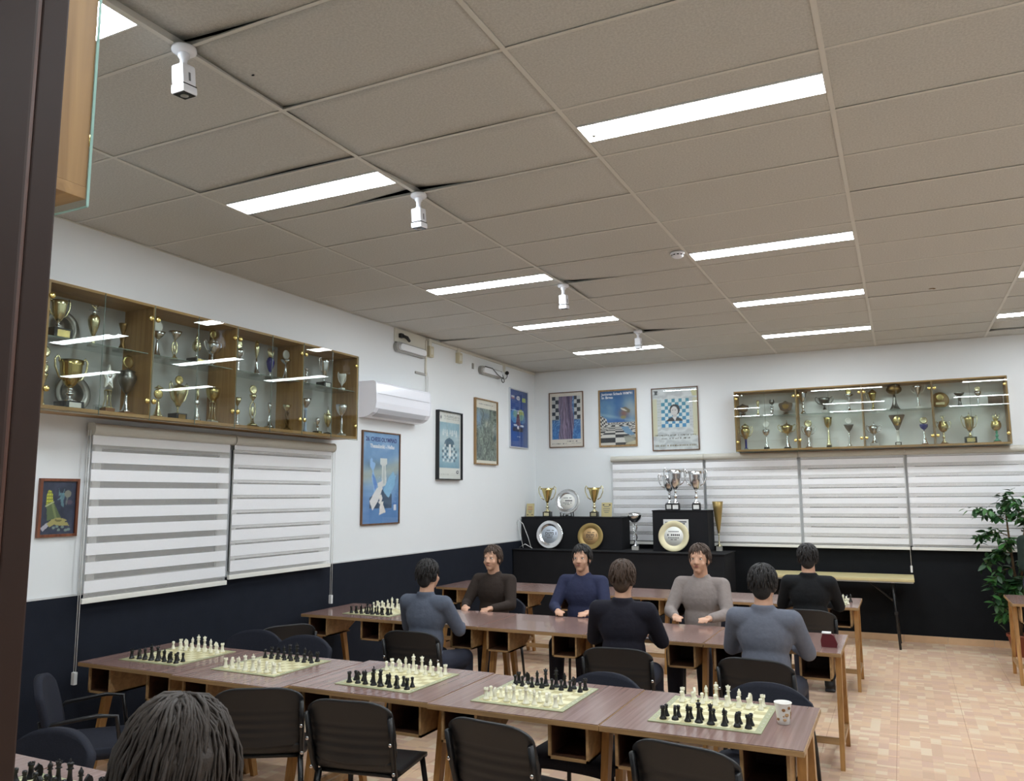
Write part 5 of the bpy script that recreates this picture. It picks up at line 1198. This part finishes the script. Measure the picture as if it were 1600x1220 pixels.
BACKRANK = ['rook', 'knight', 'bishop', 'queen', 'king', 'bishop', 'knight', 'rook']
SIDE = {'pawn': None}
def piece(kind, colour, x, y, rz, label, group, z=TH+.0042):
    o = ob('chess_'+kind, PMESH[(kind, colour)], None, (x, y, z), rz); tag(o, label, 'chess piece', group); return o
def board(label, x, y, rz):
    b = thing('chessboard', label, 'chessboard', (x, y, TH+.0008), rz, 'roll-out chessboards')
    MB().box(-.22, .22, -.22, .22, .0002, .0034, M['board_squares']).build('squares', b)
    for sg in (-1, 1):
        MB().box(-.25, .25, min(sg*.22, sg*.25), max(sg*.22, sg*.25), 0, .0032, M['board_border']).build('border', b)
        MB().box(min(sg*.22, sg*.25), max(sg*.22, sg*.25), -.22, .22, 0, .0032, M['board_border']).build('border', b)
    for sg in (-1, 1):
        for q in range(8): MB().lathe([(.0045, .0033), (.0045, .0036)], M['label_white'], 6, c=(sg*.235, -.1925+.055*q, 0)).build('border_mark', b)
    return b
def army(x, y, rz, colour, near, where, skip_pawns=(), only=None):
    """colour on the near (-y) or far side of the board at x,y; file order left to right as seen from the door"""
    c, s_ = math.cos(rz), math.sin(rz)
    gname = '%s chess pieces on the %s' % (colour, where)
    back = list(BACKRANK)
    if (colour == 'black') == near: back.reverse()
    for rank in (0, 1):
        for f in range(8):
            lx = -.1925+.055*f; ly = (-.1925+.055*rank) if near else (.1925-.055*rank)
            kind = back[f] if rank == 0 else 'pawn'
            if only is not None and (rank, f) not in only: continue
            if rank == 1 and f in skip_pawns: continue
            jx, jy = random.uniform(-.005, .005), random.uniform(-.005, .005)
            px_, py_ = x+c*(lx+jx)-s_*(ly+jy), y+s_*(lx+jx)+c*(ly+jy)
            if kind == 'pawn': lab = '%s pawn, %s from left in its row, %s' % (colour, ORD[f], where)
            elif kind in ('king', 'queen'): lab = '%s chess %s on the %s' % (colour, kind, where)
            else: lab = '%s chess %s on the %s end of its row, %s' % (colour, kind, 'left' if f < 4 else 'right', where)
            ry = (0 if near else math.pi)+random.uniform(-.5, .5)
            piece(kind, colour, px_, py_, rz+ry, lab, gname)
BX = [(.64, 3.875, R(1), 'leftmost middle row board', 'near'), (1.41, 3.90, R(-1), 'second middle row board', 'far'), (2.33, 3.905, R(-2), 'third middle row board', 'near'), (3.185, 3.895, R(0), 'fourth middle row board', 'far'), (4.09, 3.92, R(0), 'rightmost middle row board', 'near')]
for x, y, rz, wh, blk in BX:
    board({'leftmost middle row board': 'pale green roll-out chessboard on leftmost middle row table', 'second middle row board': 'pale green chessboard on second middle row table', 'third middle row board': 'pale green chessboard on third middle row table', 'fourth middle row board': 'pale green chessboard on fourth middle row table', 'rightmost middle row board': 'pale green chessboard beside the paper cup'}[wh], x, y, rz)
    army(x, y, rz, 'black', blk == 'near', wh); army(x, y, rz, 'white', blk != 'near', wh)
wh = 'second row board by the wall'
board('chessboard on the leftmost table of second row by the dark wall', .70, 6.07, 0); army(.70, 6.07, 0, 'black', True, wh); army(.70, 6.07, 0, 'white', False, wh)
wh = 'bottom left corner board'
board('chessboard at the bottom left corner on the nearest table', 2.20, 1.80, 0); army(2.20, 1.80, 0, 'black', False, wh)
wh = 'furthest right board'
board('chessboard on right end table of furthest row', 4.17, 8.34, 0)
g_ = 'chess pieces clustered on the furthest right board'
k_ = 0
for kind, col_, dx, dy, lab in (('knight', 'white', .20, -.13, 'foremost'), ('knight', 'white', .245, -.10, 'right hand'), ('rook', 'white', .175, -.10, 'left hand'), ('bishop', 'white', .215, -.06, 'rear'), ('king', 'white', .06, -.02, 'lone'), ('queen', 'white', .03, -.10, 'lone'), ('pawn', 'white', .26, -.145, 'right end'), ('pawn', 'white', .145, -.14, 'left end'), ('pawn', 'black', .13, 0.0, 'single middle'), ('rook', 'black', .21, .03, 'left rear'), ('knight', 'black', .245, .02, 'middle rear'), ('bishop', 'black', .275, .03, 'right rear'), ('pawn', 'black', .185, .0, 'front')):
    piece(kind, col_, 4.17+dx, 8.34+dy, random.uniform(-1, 1), '%s %s %s in the cluster on the furthest right board' % (lab, col_, kind), g_, TH+.0042 if abs(dx) < .25 else TH+.0003)
# paper cup with brown dots
cup = thing('paper_cup', 'white paper cup with brown dots, right of the rightmost chessboard', 'cup', (4.405, 3.885, TH)); cup.scale = (1, 1, .86)
MB().lathe([(.024, 0), (.0255, .002), (.029, .025), (.032, .06), (.0365, .1), (.0375, .104), (.039, .106), (.0385, .109), (.0355, .107), (.031, .06), (.024, .004), (.0001, .004)], M['cup_paper'], 28).build('wall', cup)
rr = random.Random(4)
for k in range(34):
    a = rr.uniform(0, 2*math.pi); z = rr.uniform(.012, .09); r = rr.choice([.004, .005, .008, .0095]); rad = .0262+.0118*(z/.106)
    mt_ = Matrix.Rotation(a, 4, 'Z') @ Matrix.Translation((rad, 0, z)) @ Matrix.Rotation(R(90-7), 4, 'Y')
    MB().lathe([(r, -.0004), (r, .0006), (r*.55, .0009), (.0001, .001)], M['dot_brown' if k % 3 else 'dot_tan'], 12, mat=mt_).build('dot', cup)
mc = thing('card_wallet', 'maroon wallet with a white card at right end of second row', 'wallet', (4.445, 5.9, TH))
MB().prism([(-.05, 0), (.045, 0), (.05, .02), (.03, .075), (.0, .095), (-.04, .09), (-.055, .04)], -.018, .018, M['maroon'], 'y').build('wallet', mc)
MB().box(-.045, .012, -.03, .03, .088, .096, M['label_white'], bev=.002).build('card', mc)

# ================================================================== FICUS
fc = thing('potted_ficus', 'green leafy ficus in a red clay pot by the back wall', 'plant', (6.02, 10.5, 0))
MB().lathe([(.085, 0), (.09, .004), (.128, .2), (.14, .205), (.142, .235), (.128, .235), (.122, .2), (.0001, .2)], M['terracotta'], 28).build('pot', fc)
MB().lathe([(.124, .2), (.06, .215), (.0001, .212)], M['soil'], 20).build('soil', fc)
pr = random.Random(21)
trunk = [(0, 0, .2), (.01, .01, .6), (-.02, 0, 1.0), (-.04, -.01, 1.35), (-.05, 0, 1.62)]
MB().tube(trunk, [.017, .015, .013, .01, .006], M['bark'], 8).tube([(.01, .01, .3), (.05, .03, .8), (.1, .02, 1.25), (.14, 0, 1.5)], [.014, .012, .009, .005], M['bark'], 8).build('trunk', fc)
leafpts = []
brs = [((-.03, 0, 1.45), (-.2, -.04, 1.58), (-.44, -.06, 1.57)), ((-.03, 0, 1.5), (-.06, .0, 1.66), (-.02, -.02, 1.78)), ((-.05, 0, 1.3), (-.22, -.05, 1.38), (-.36, -.06, 1.25)), ((-.02, 0, 1.1), (-.18, -.06, 1.15), (-.3, -.08, .98)),
       ((0, 0, .95), (-.16, -.06, .95), (-.27, -.06, .74)), ((0, 0, .8), (-.14, -.05, .76), (-.24, -.05, .52)), ((.0, 0, .7), (-.1, -.04, .6), (-.16, -.05, .36)), ((.1, 0, 1.3), (.2, -.04, 1.55), (.25, -.03, 1.72)),
       ((.12, 0, 1.4), (.06, -.08, 1.6), (.02, -.12, 1.7)), ((.08, 0, 1.15), (.26, -.06, 1.3), (.38, -.05, 1.2)), ((.06, 0, .95), (.22, -.06, 1.0), (.34, -.05, .8)), ((.04, 0, .8), (.0, -.12, .85), (-.08, -.15, .66)), ((0, 0, 1.2), (-.02, -.14, 1.3), (-.12, -.17, 1.16)), ((.06, 0, 1.0), (.12, -.14, 1.05), (.1, -.18, .88)), ((.02, 0, .7), (.16, -.06, .7), (.26, -.06, .5))]
for bz in brs:
    p0, p1, p2 = [Vector(q) for q in bz]
    pts = [(p0*(1-t)**2+p1*2*t*(1-t)+p2*t*t) for t in [i/8 for i in range(9)]]
    MB().tube(pts, [.006-.0006*i for i in range(9)], M['bark'], 6).build('branch', fc)
    for i in range(19):
        t = .12+.88*pr.random(); p = p0*(1-t)**2+p1*2*t*(1-t)+p2*t*t
        leafpts.append((p, t))
lv = [(0, 0, 0), (.018, .022, .004), (.024, .046, .002), (.017, .072, -.004), (0, .1, -.014), (-.017, .072, -.004), (-.024, .046, .002), (-.018, .022, .004), (0, .024, -.003), (0, .05, -.005), (0, .076, -.009)]
lf = [(0, 1, 8), (1, 2, 9, 8), (2, 3, 10, 9), (3, 4, 10), (0, 8, 7), (7, 8, 9, 6), (6, 9, 10, 5), (5, 10, 4)]
LM = [MB().add(lv, lf, M[k], True).mesh('leaf') for k in ('leaf', 'leaf', 'leaf_dark')]
for p, t in leafpts[:285]:
    o = ob('leaf', pr.choice(LM), fc)
    o.location = p+Vector((pr.uniform(-.035, .035), pr.uniform(-.05, .03), pr.uniform(-.03, .03)))
    o.rotation_euler = (pr.uniform(-1.1, .35), pr.uniform(-.7, .7), pr.uniform(0, 6.28)); sc_ = pr.uniform(.85, 1.35); o.scale = (sc_, sc_, sc_)

more = MB()
for q in range(520):
    p, t = pr.choice(leafpts); sc_ = pr.uniform(.7, 1.2)
    mt_ = Matrix.Translation(p+Vector((pr.uniform(-.06, .06), pr.uniform(-.07, .06), pr.uniform(-.05, .05)))) @ Matrix.Rotation(pr.uniform(0, 6.28), 4, 'Z') @ Matrix.Rotation(pr.uniform(-1.1, .35), 4, 'X') @ Matrix.Rotation(pr.uniform(-.7, .7), 4, 'Y') @ Matrix.Scale(sc_, 4)
    more.add(lv, lf, M['leaf_dark' if q % 3 else 'leaf'], True, mt_)
tag(more.build('small_leaves', fc), kind='stuff')

# ================================================================== PEOPLE
def caps(b, p0, p1, r0, r1, seg=14):
    p0 = Vector(p0); p1 = Vector(p1); d = p1-p0; L = d.length; q = Vector((0, 0, 1)).rotation_difference(d.normalized()).to_matrix().to_4x4()
    prof = [(r0*math.sin(R(a)), -r0*math.cos(R(a))) for a in (0.5, 25, 50, 72)]+[(r0, 0), (r1, L)]+[(r1*math.cos(R(a)), L+r1*math.sin(R(a))) for a in (22, 45, 68, 89.5)]
    b.lathe(prof, M['skin'], seg, mat=Matrix.Translation(p0) @ q)
def remeshed(name, b, m, vox, smooth=3):
    me = b.mesh(name); o = bpy.data.objects.new(name, me); COL.objects.link(o)
    r = o.modifiers.new('r', 'REMESH'); r.mode = 'VOXEL'; r.voxel_size = vox; r.use_smooth_shade = True
    s2 = o.modifiers.new('s', 'SMOOTH'); s2.factor = .5; s2.iterations = smooth
    dg = bpy.context.evaluated_depsgraph_get(); res = bpy.data.meshes.new_from_object(o.evaluated_get(dg)); bpy.data.objects.remove(o)
    res.materials.clear(); res.materials.append(m); res.name = name
    res.polygons.foreach_set('use_smooth', [True]*len(res.polygons)); return res
HEADC = Vector((0, .035, 1.205))   # seated head centre, faces +y
def head_parts(b, c):
    q = lambda x, y, z: (c.x+x, c.y+y, c.z+z)
    b.ball(q(0, -.012, .03), (.074, .092, .085), M['skin'], 20, 14)
    b.ball(q(0, .03, -.025), (.06, .062, .082), M['skin'], 18, 12)
    b.ball(q(0, .062, -.085), (.028, .026, .022), M['skin'])             # chin
    caps(b, q(0, .085, .012), q(0, .105, -.022), .0085, .0135, 10)        # nose
    for sx in (-1, 1):
        b.ball(q(sx*.014, .096, -.025), (.009, .009, .007), M['skin'], 8, 6)
        b.ball(q(sx*.075, -.008, -.008), (.010, .021, .031), M['skin'], 10, 8)   # ears
        b.ball(q(sx*.03, .077, .026), (.022, .01, .007), M['skin'], 8, 6)        # brows
        b.ball(q(sx*.04, .06, -.03), (.022, .02, .02), M['skin'], 8, 6)          # cheeks
    b.ball(q(0, .083, -.052), (.022, .012, .01), M['skin'], 10, 8)
SEATED = dict(hip=[(.09, .0, .54), (-.09, .0, .54)], knee=[(.115, .41, .52), (-.115, .41, .52)], ankle=[(.12, .42, .10), (-.12, .42, .10)],
    sh=[(.17, -.01, 1.0), (-.17, -.01, 1.0)], el=[(.235, .11, .79), (-.235, .11, .79)], wr=[(.13, .33, .782), (-.15, .33, .782)])
STAND = dict(hip=[(.085, 0, .86), (-.085, 0, .86)], knee=[(.095, .02, .46), (-.095, .02, .46)], ankle=[(.1, -.01, .08), (-.1, -.01, .08)],
    sh=[(.165, 0, 1.30), (-.165, 0, 1.30)], el=[(.215, .03, 1.04), (-.215, .03, 1.04)], wr=[(.2, .2, .93), (-.2, .2, .93)])
def torso(b, P, add=0.0, hipz=None):
    h = Vector(P['hip'][0]); s0 = Vector(P['sh'][0]); zc = h.z
    b.ball((0, h.y-.01, zc+.02), (.155+add, .12+add, .11+add), M['skin'], 18, 12)
    b.ball((0, (h.y+s0.y)/2+.0, (zc+s0.z)/2-.05), (.138+add, .1+add, .19+add), M['skin'], 18, 12)
    b.ball((0, s0.y+.01, s0.z-.1), (.158+add, .108+add, .16+add), M['skin'], 18, 12)
    caps(b, (s0.x-.02, s0.y, s0.z-.005), (-s0.x+.02, s0.y, s0.z-.005), .055+add, .055+add)
def hand(b, w, d, sx):
    """palm with four fingers curled over the table and a thumb from the side"""
    w = Vector(w); d = Vector(d).normalized(); side = Vector((-sx, 0, 0)); dn = Vector((0, 0, -1))
    caps(b, w, w+d*.035, .024, .026, 10)
    for k, L in enumerate((.068, .078, .073, .057)):
        o = (k-1.5)*.0185; root = w+d*.055-side*o*(1)
        caps(b, w+d*.03-side*o*.6, root, .0135, .0105, 8); mid = root+d*L*.5+dn*.004; caps(b, root, mid, .0100, .0092, 8); caps(b, mid, mid+d*L*.34+dn*.017, .0092, .0078, 8)
    t0 = w+d*.012+side*.018; t1 = t0+side*.026+d*.028; caps(b, t0, t1, .0135, .011, 8); caps(b, t1, t1+d*.032+side*.004, .0108, .009, 8)
def body_mesh(P, headc, vox):
    b = MB(); torso(b, P)
    s0 = Vector(P['sh'][0])
    caps(b, (0, s0.y, s0.z+.0), (0, headc.y-.02, headc.z-.06), .062, .055); head_parts(b, headc)
    for i, sx in ((0, 1), (1, -1)):
        caps(b, P['sh'][i], P['el'][i], .05, .04); caps(b, P['el'][i], P['wr'][i], .039, .026)
        w = Vector(P['wr'][i]); d = (w-Vector(P['el'][i])); d.z *= .2; hand(b, w, d, sx)
        caps(b, P['hip'][i], P['knee'][i], .088, .06); caps(b, P['knee'][i], P['ankle'][i], .058, .037)
        a = Vector(P['ankle'][i]); caps(b, a+Vector((0, -.02, -.05)), a+Vector((0, .13, -.068)), .035, .026)
    return remeshed('body', b, M['skin'], vox)
def shirt_mesh(P, vox, hem=0):
    b = MB(); torso(b, P, .014)
    for i in (0, 1):
        w = Vector(P['wr'][i]); e = Vector(P['el'][i]); caps(b, P['sh'][i], e, .064, .052); caps(b, e, e+(w-e)*.93, .05, .037)
    s0 = Vector(P['sh'][0]); b.lathe([(.074, -.02), (.07, .045), (.066, .05)], M['skin'], 18, c=(0, s0.y, s0.z+.035), sy=.95)
    return remeshed('shirt', b, M['denim'], vox)
def pants_mesh(P, vox):
    b = MB(); h = Vector(P['hip'][0]); b.ball((0, h.y-.01, h.z+.01), (.165, .132, .115), M['skin'], 18, 12)
    for i in (0, 1):
        caps(b, P['hip'][i], P['knee'][i], .1, .072); a = Vector(P['ankle'][i]); k = Vector(P['knee'][i]); caps(b, k, a+Vector((0, 0, .03)), .071, .056)
    return remeshed('trousers', b, M['denim'], vox)
def shoe_mesh(P, i):
    a = Vector(P['ankle'][i]); b = MB(); caps(b, a+Vector((0, -.025, -.045)), a+Vector((0, .14, -.06)), .046, .036); caps(b, a+Vector((0, -.01, .0)), a+Vector((0, -.02, -.05)), .048, .046); b.box(a.x-.045, a.x+.045, a.y-.07, a.y+.175, a.z-.098, a.z-.08, M['shoe'])
    return remeshed('shoe', b, M['shoe'], .008, 2)
def hair_mesh(c, style, m):
    b = MB(); q = lambda x, y, z: (c.x+x, c.y+y, c.z+z)
    b.ball(q(0, -.024, .042), (.084, .094, .087), m, 20, 14)
    for sx in (-1, 1): b.ball(q(sx*.064, -.03, .0), (.022, .05, .05), m, 12, 8)
    b.ball(q(0, -.075, -.03), (.06, .035, .06), m, 14, 10)
    if style == 'long':
        for k in range(26):
            a = R(-205+230*k/25); x = .083*math.cos(a); y = -.03+.07*math.sin(a)
            pts = [q(x*.85, y*.85, .06)]+[q(x*(1.05+.04*math.sin(j*1.7+k)), y*1.08-.012, .02-.055*j) for j in range(5)]
            b.tube(pts, [.018, .022, .023, .021, .016, .008], m, 8)
    me = remeshed('hair', b, m, .0075, 2)
    # locks laid over the cap
    rr = random.Random(5 if style == 'long' else 9); L = MB(); n = 760 if style == 'long' else 420
    for k in range(n):
        a = rr.uniform(0, 2*math.pi); el = math.acos(rr.uniform(-.3, 1))
        d = Vector((math.sin(el)*math.cos(a), math.sin(el)*math.sin(a), math.cos(el)))
        if (d.y > .5 and d.z < .45) or (d.y > .0 and d.z < -.05 and style == 'short'): continue
        p = Vector(q(0, -.024, .042))+Vector((d.x*.084, d.y*.094, d.z*.087))
        fl = Vector((d.x, d.y-.25, 0)); fl = fl.normalized() if fl.length > .01 else Vector((0, -1, 0))
        tan = (fl*max(0, d.z)+Vector((rr.uniform(-.35, .35), rr.uniform(-.35, .35), -1+.8*max(0, d.z)))).normalized()
        steps = 5 if style == 'short' else 9; st = rr.uniform(.009, .014) if style == 'short' else rr.uniform(.026, .036)
        pts = []; pos = p.copy(); c0 = Vector(q(0, -.024, .042)); ph = rr.uniform(0, 6.28)
        for j in range(steps):
            pts.append(pos.copy()); pos = pos+tan*st
            r_ = pos-c0
            e_ = math.sqrt((r_.x/.084)**2+(r_.y/.094)**2+(min(0, r_.z)*0+max(0, r_.z))**2/.087**2)
            lim = 1.03+.05*j/steps if style == 'short' else 1.08+.22*j/steps
            if e_ < lim or pos.z > c0.z: r_ = Vector((r_.x*lim/max(e_, .3), r_.y*lim/max(e_, .3), r_.z if r_.z < 0 else r_.z*lim/max(e_, .3))); pos = c0+r_
            tan = (tan*.6+Vector((d.x*.08, d.y*.08-.02, -.55))).normalized()
            if style == 'long': pos = pos+Vector((.006*math.sin(ph+j*1.3), .006*math.cos(ph+j*1.1), 0))
        w = rr.uniform(.0045, .0075) if style == 'short' else rr.uniform(.0028, .0055)
        L.tube(pts, [w*(1-.8*(j/(steps-1))**2) for j in range(steps)], m, 5)
    lm = L.mesh('locks'); bb = bmesh.new(); bb.from_mesh(me); bb.from_mesh(lm); bb.to_mesh(me); bb.free(); bpy.data.meshes.remove(lm)
    me.polygons.foreach_set('use_smooth', [True]*len(me.polygons)); return me
bodyS = body_mesh(SEATED, HEADC, .0075); shirtS = shirt_mesh(SEATED, .010); pantsS = pants_mesh(SEATED, .011); shoeS = [shoe_mesh(SEATED, 0), shoe_mesh(SEATED, 1)]
HEADT = Vector((0, .03, 1.515)); bodyT = body_mesh(STAND, HEADT, .0085); shirtT = shirt_mesh(STAND, .011); pantsT = pants_mesh(STAND, .011); shoeT = [shoe_mesh(STAND, 0), shoe_mesh(STAND, 1)]
HM = {k: pm('hair_'+k, c, .6, vary=(60, .3), bump=(90, .6)) for k, c in (('black', s(30, 26, 25)), ('brown', s(70, 52, 40)), ('ashbrown', s(62, 53, 46)), ('grey', s(120, 116, 110)), ('fair', s(168, 136, 98)))}
HAIR = {}
def hair(style, m, c, key):
    k = (style, m, key)
    if k not in HAIR: HAIR[k] = hair_mesh(c, style, HM[m])
    return HAIR[k]
def person(label, loc, rz, shirt, hairk, style='short', standing=False, scale=1.0, trousers=None):
    p = thing('person', label, 'person', loc, rz); p.scale = (scale,)*3
    bm_, sm_, pm_, sh_, hc = (bodyT, shirtT, pantsT, shoeT, HEADT) if standing else (bodyS, shirtS, pantsS, shoeS, HEADC)
    ob('body', bm_, p)
    o = ob('shirt', sm_, p); o.material_slots[0].link = 'OBJECT'; o.material_slots[0].material = shirt
    o = ob('trousers', pm_, p)
    if trousers: o.material_slots[0].link = 'OBJECT'; o.material_slots[0].material = trousers
    for k in (0, 1): ob('shoe', sh_[k], p)
    ob('hair', hair(style, hairk, hc, standing), p)
    for sx in (-1, 1): MB().ball((hc.x+sx*.03, hc.y+.0755, hc.z+.01), (.013, .007, .0065), M['white_gloss'], 10, 6).ball((hc.x+sx*.03, hc.y+.0815, hc.z+.01), (.0055, .002, .0058), M['eye'], 8, 5).build('eye', p)
    MB().ball((hc.x, hc.y+.0935, hc.z-.05), (.02, .004, .0055), M['lips'], 12, 6).build('mouth', p)
    return p
CL = {k: pm('cloth_'+k, c, .85, vary=(40, .12), bump=(16, 1.6), spec=.2) for k, c in (('bluegrey', s(108, 112, 124)), ('navyblack', s(34, 33, 42)), ('rosegrey', s(146, 136, 132)), ('darkblue', s(52, 56, 82)), ('brown', s(56, 47, 42)), ('slate', s(92, 98, 112)), ('black', s(30, 31, 33)), ('darkgreen', s(36, 46, 40)), ('charcoal', s(62, 58, 54)))}
plastic_chair('black plastic chair under person in blue-grey shirt, right end of second row', (4.12, 5.32, 0), R(-6)); person('person with dark hair in blue-grey shirt, seen from behind, right end of second row', (4.12, 5.30, 0), R(-2), CL['bluegrey'], 'black')
plastic_chair('black plastic chair under person in black top, second row', (3.2, 5.32, 0), R(7)); person('person in near-black top seen from behind, second from right in second row', (3.2, 5.30, 0), R(5), CL['navyblack'], 'brown')
plastic_chair('black plastic chair under person in slate shirt, left in second row', (1.64, 5.32, 0), R(4)); person('person in slate blue shirt seen from behind, leftmost in second row', (1.64, 5.30, 0), R(0), CL['slate'], 'black', scale=.97)
padded_chair('dark chair under person in rose-grey shirt facing the door', (3.38, 6.84, 0), R(180)); person('person in rose-grey shirt facing the door across second row', (3.38, 6.85, 0), R(178), CL['rosegrey'], 'brown', scale=1.02)
padded_chair('dark chair under person in dark blue shirt facing the door', (2.32, 6.84, 0), R(180)); person('person in dark blue shirt facing the door across second row', (2.32, 6.85, 0), R(184), CL['darkblue'], 'black')
padded_chair('dark chair under person in brown sweater facing the door', (1.42, 6.84, 0), R(180)); person('person in dark brown sweater facing the door across second row', (1.42, 6.85, 0), R(180), CL['brown'], 'brown', scale=.98)
plastic_chair('black plastic chair under person in black jacket, furthest row', (4.16, 7.60, 0), R(0)); person('person in black jacket seen from behind, at right end of furthest row', (4.16, 7.58, 0), R(4), CL['black'], 'black')
plastic_chair('black plastic chair under the person with wavy hair, nearest row', (3.555, 1.22, 0), R(10)); person('person with long wavy ash-brown hair seated closest to the door', (3.555, 1.25, 0), R(14), CL['charcoal'], 'ashbrown', 'long', scale=1.02)
person('fair-haired person in dark green top standing at the right picture edge', (6.17, 9.92, 0), R(218), CL['darkgreen'], 'fair', standing=True, scale=.98)
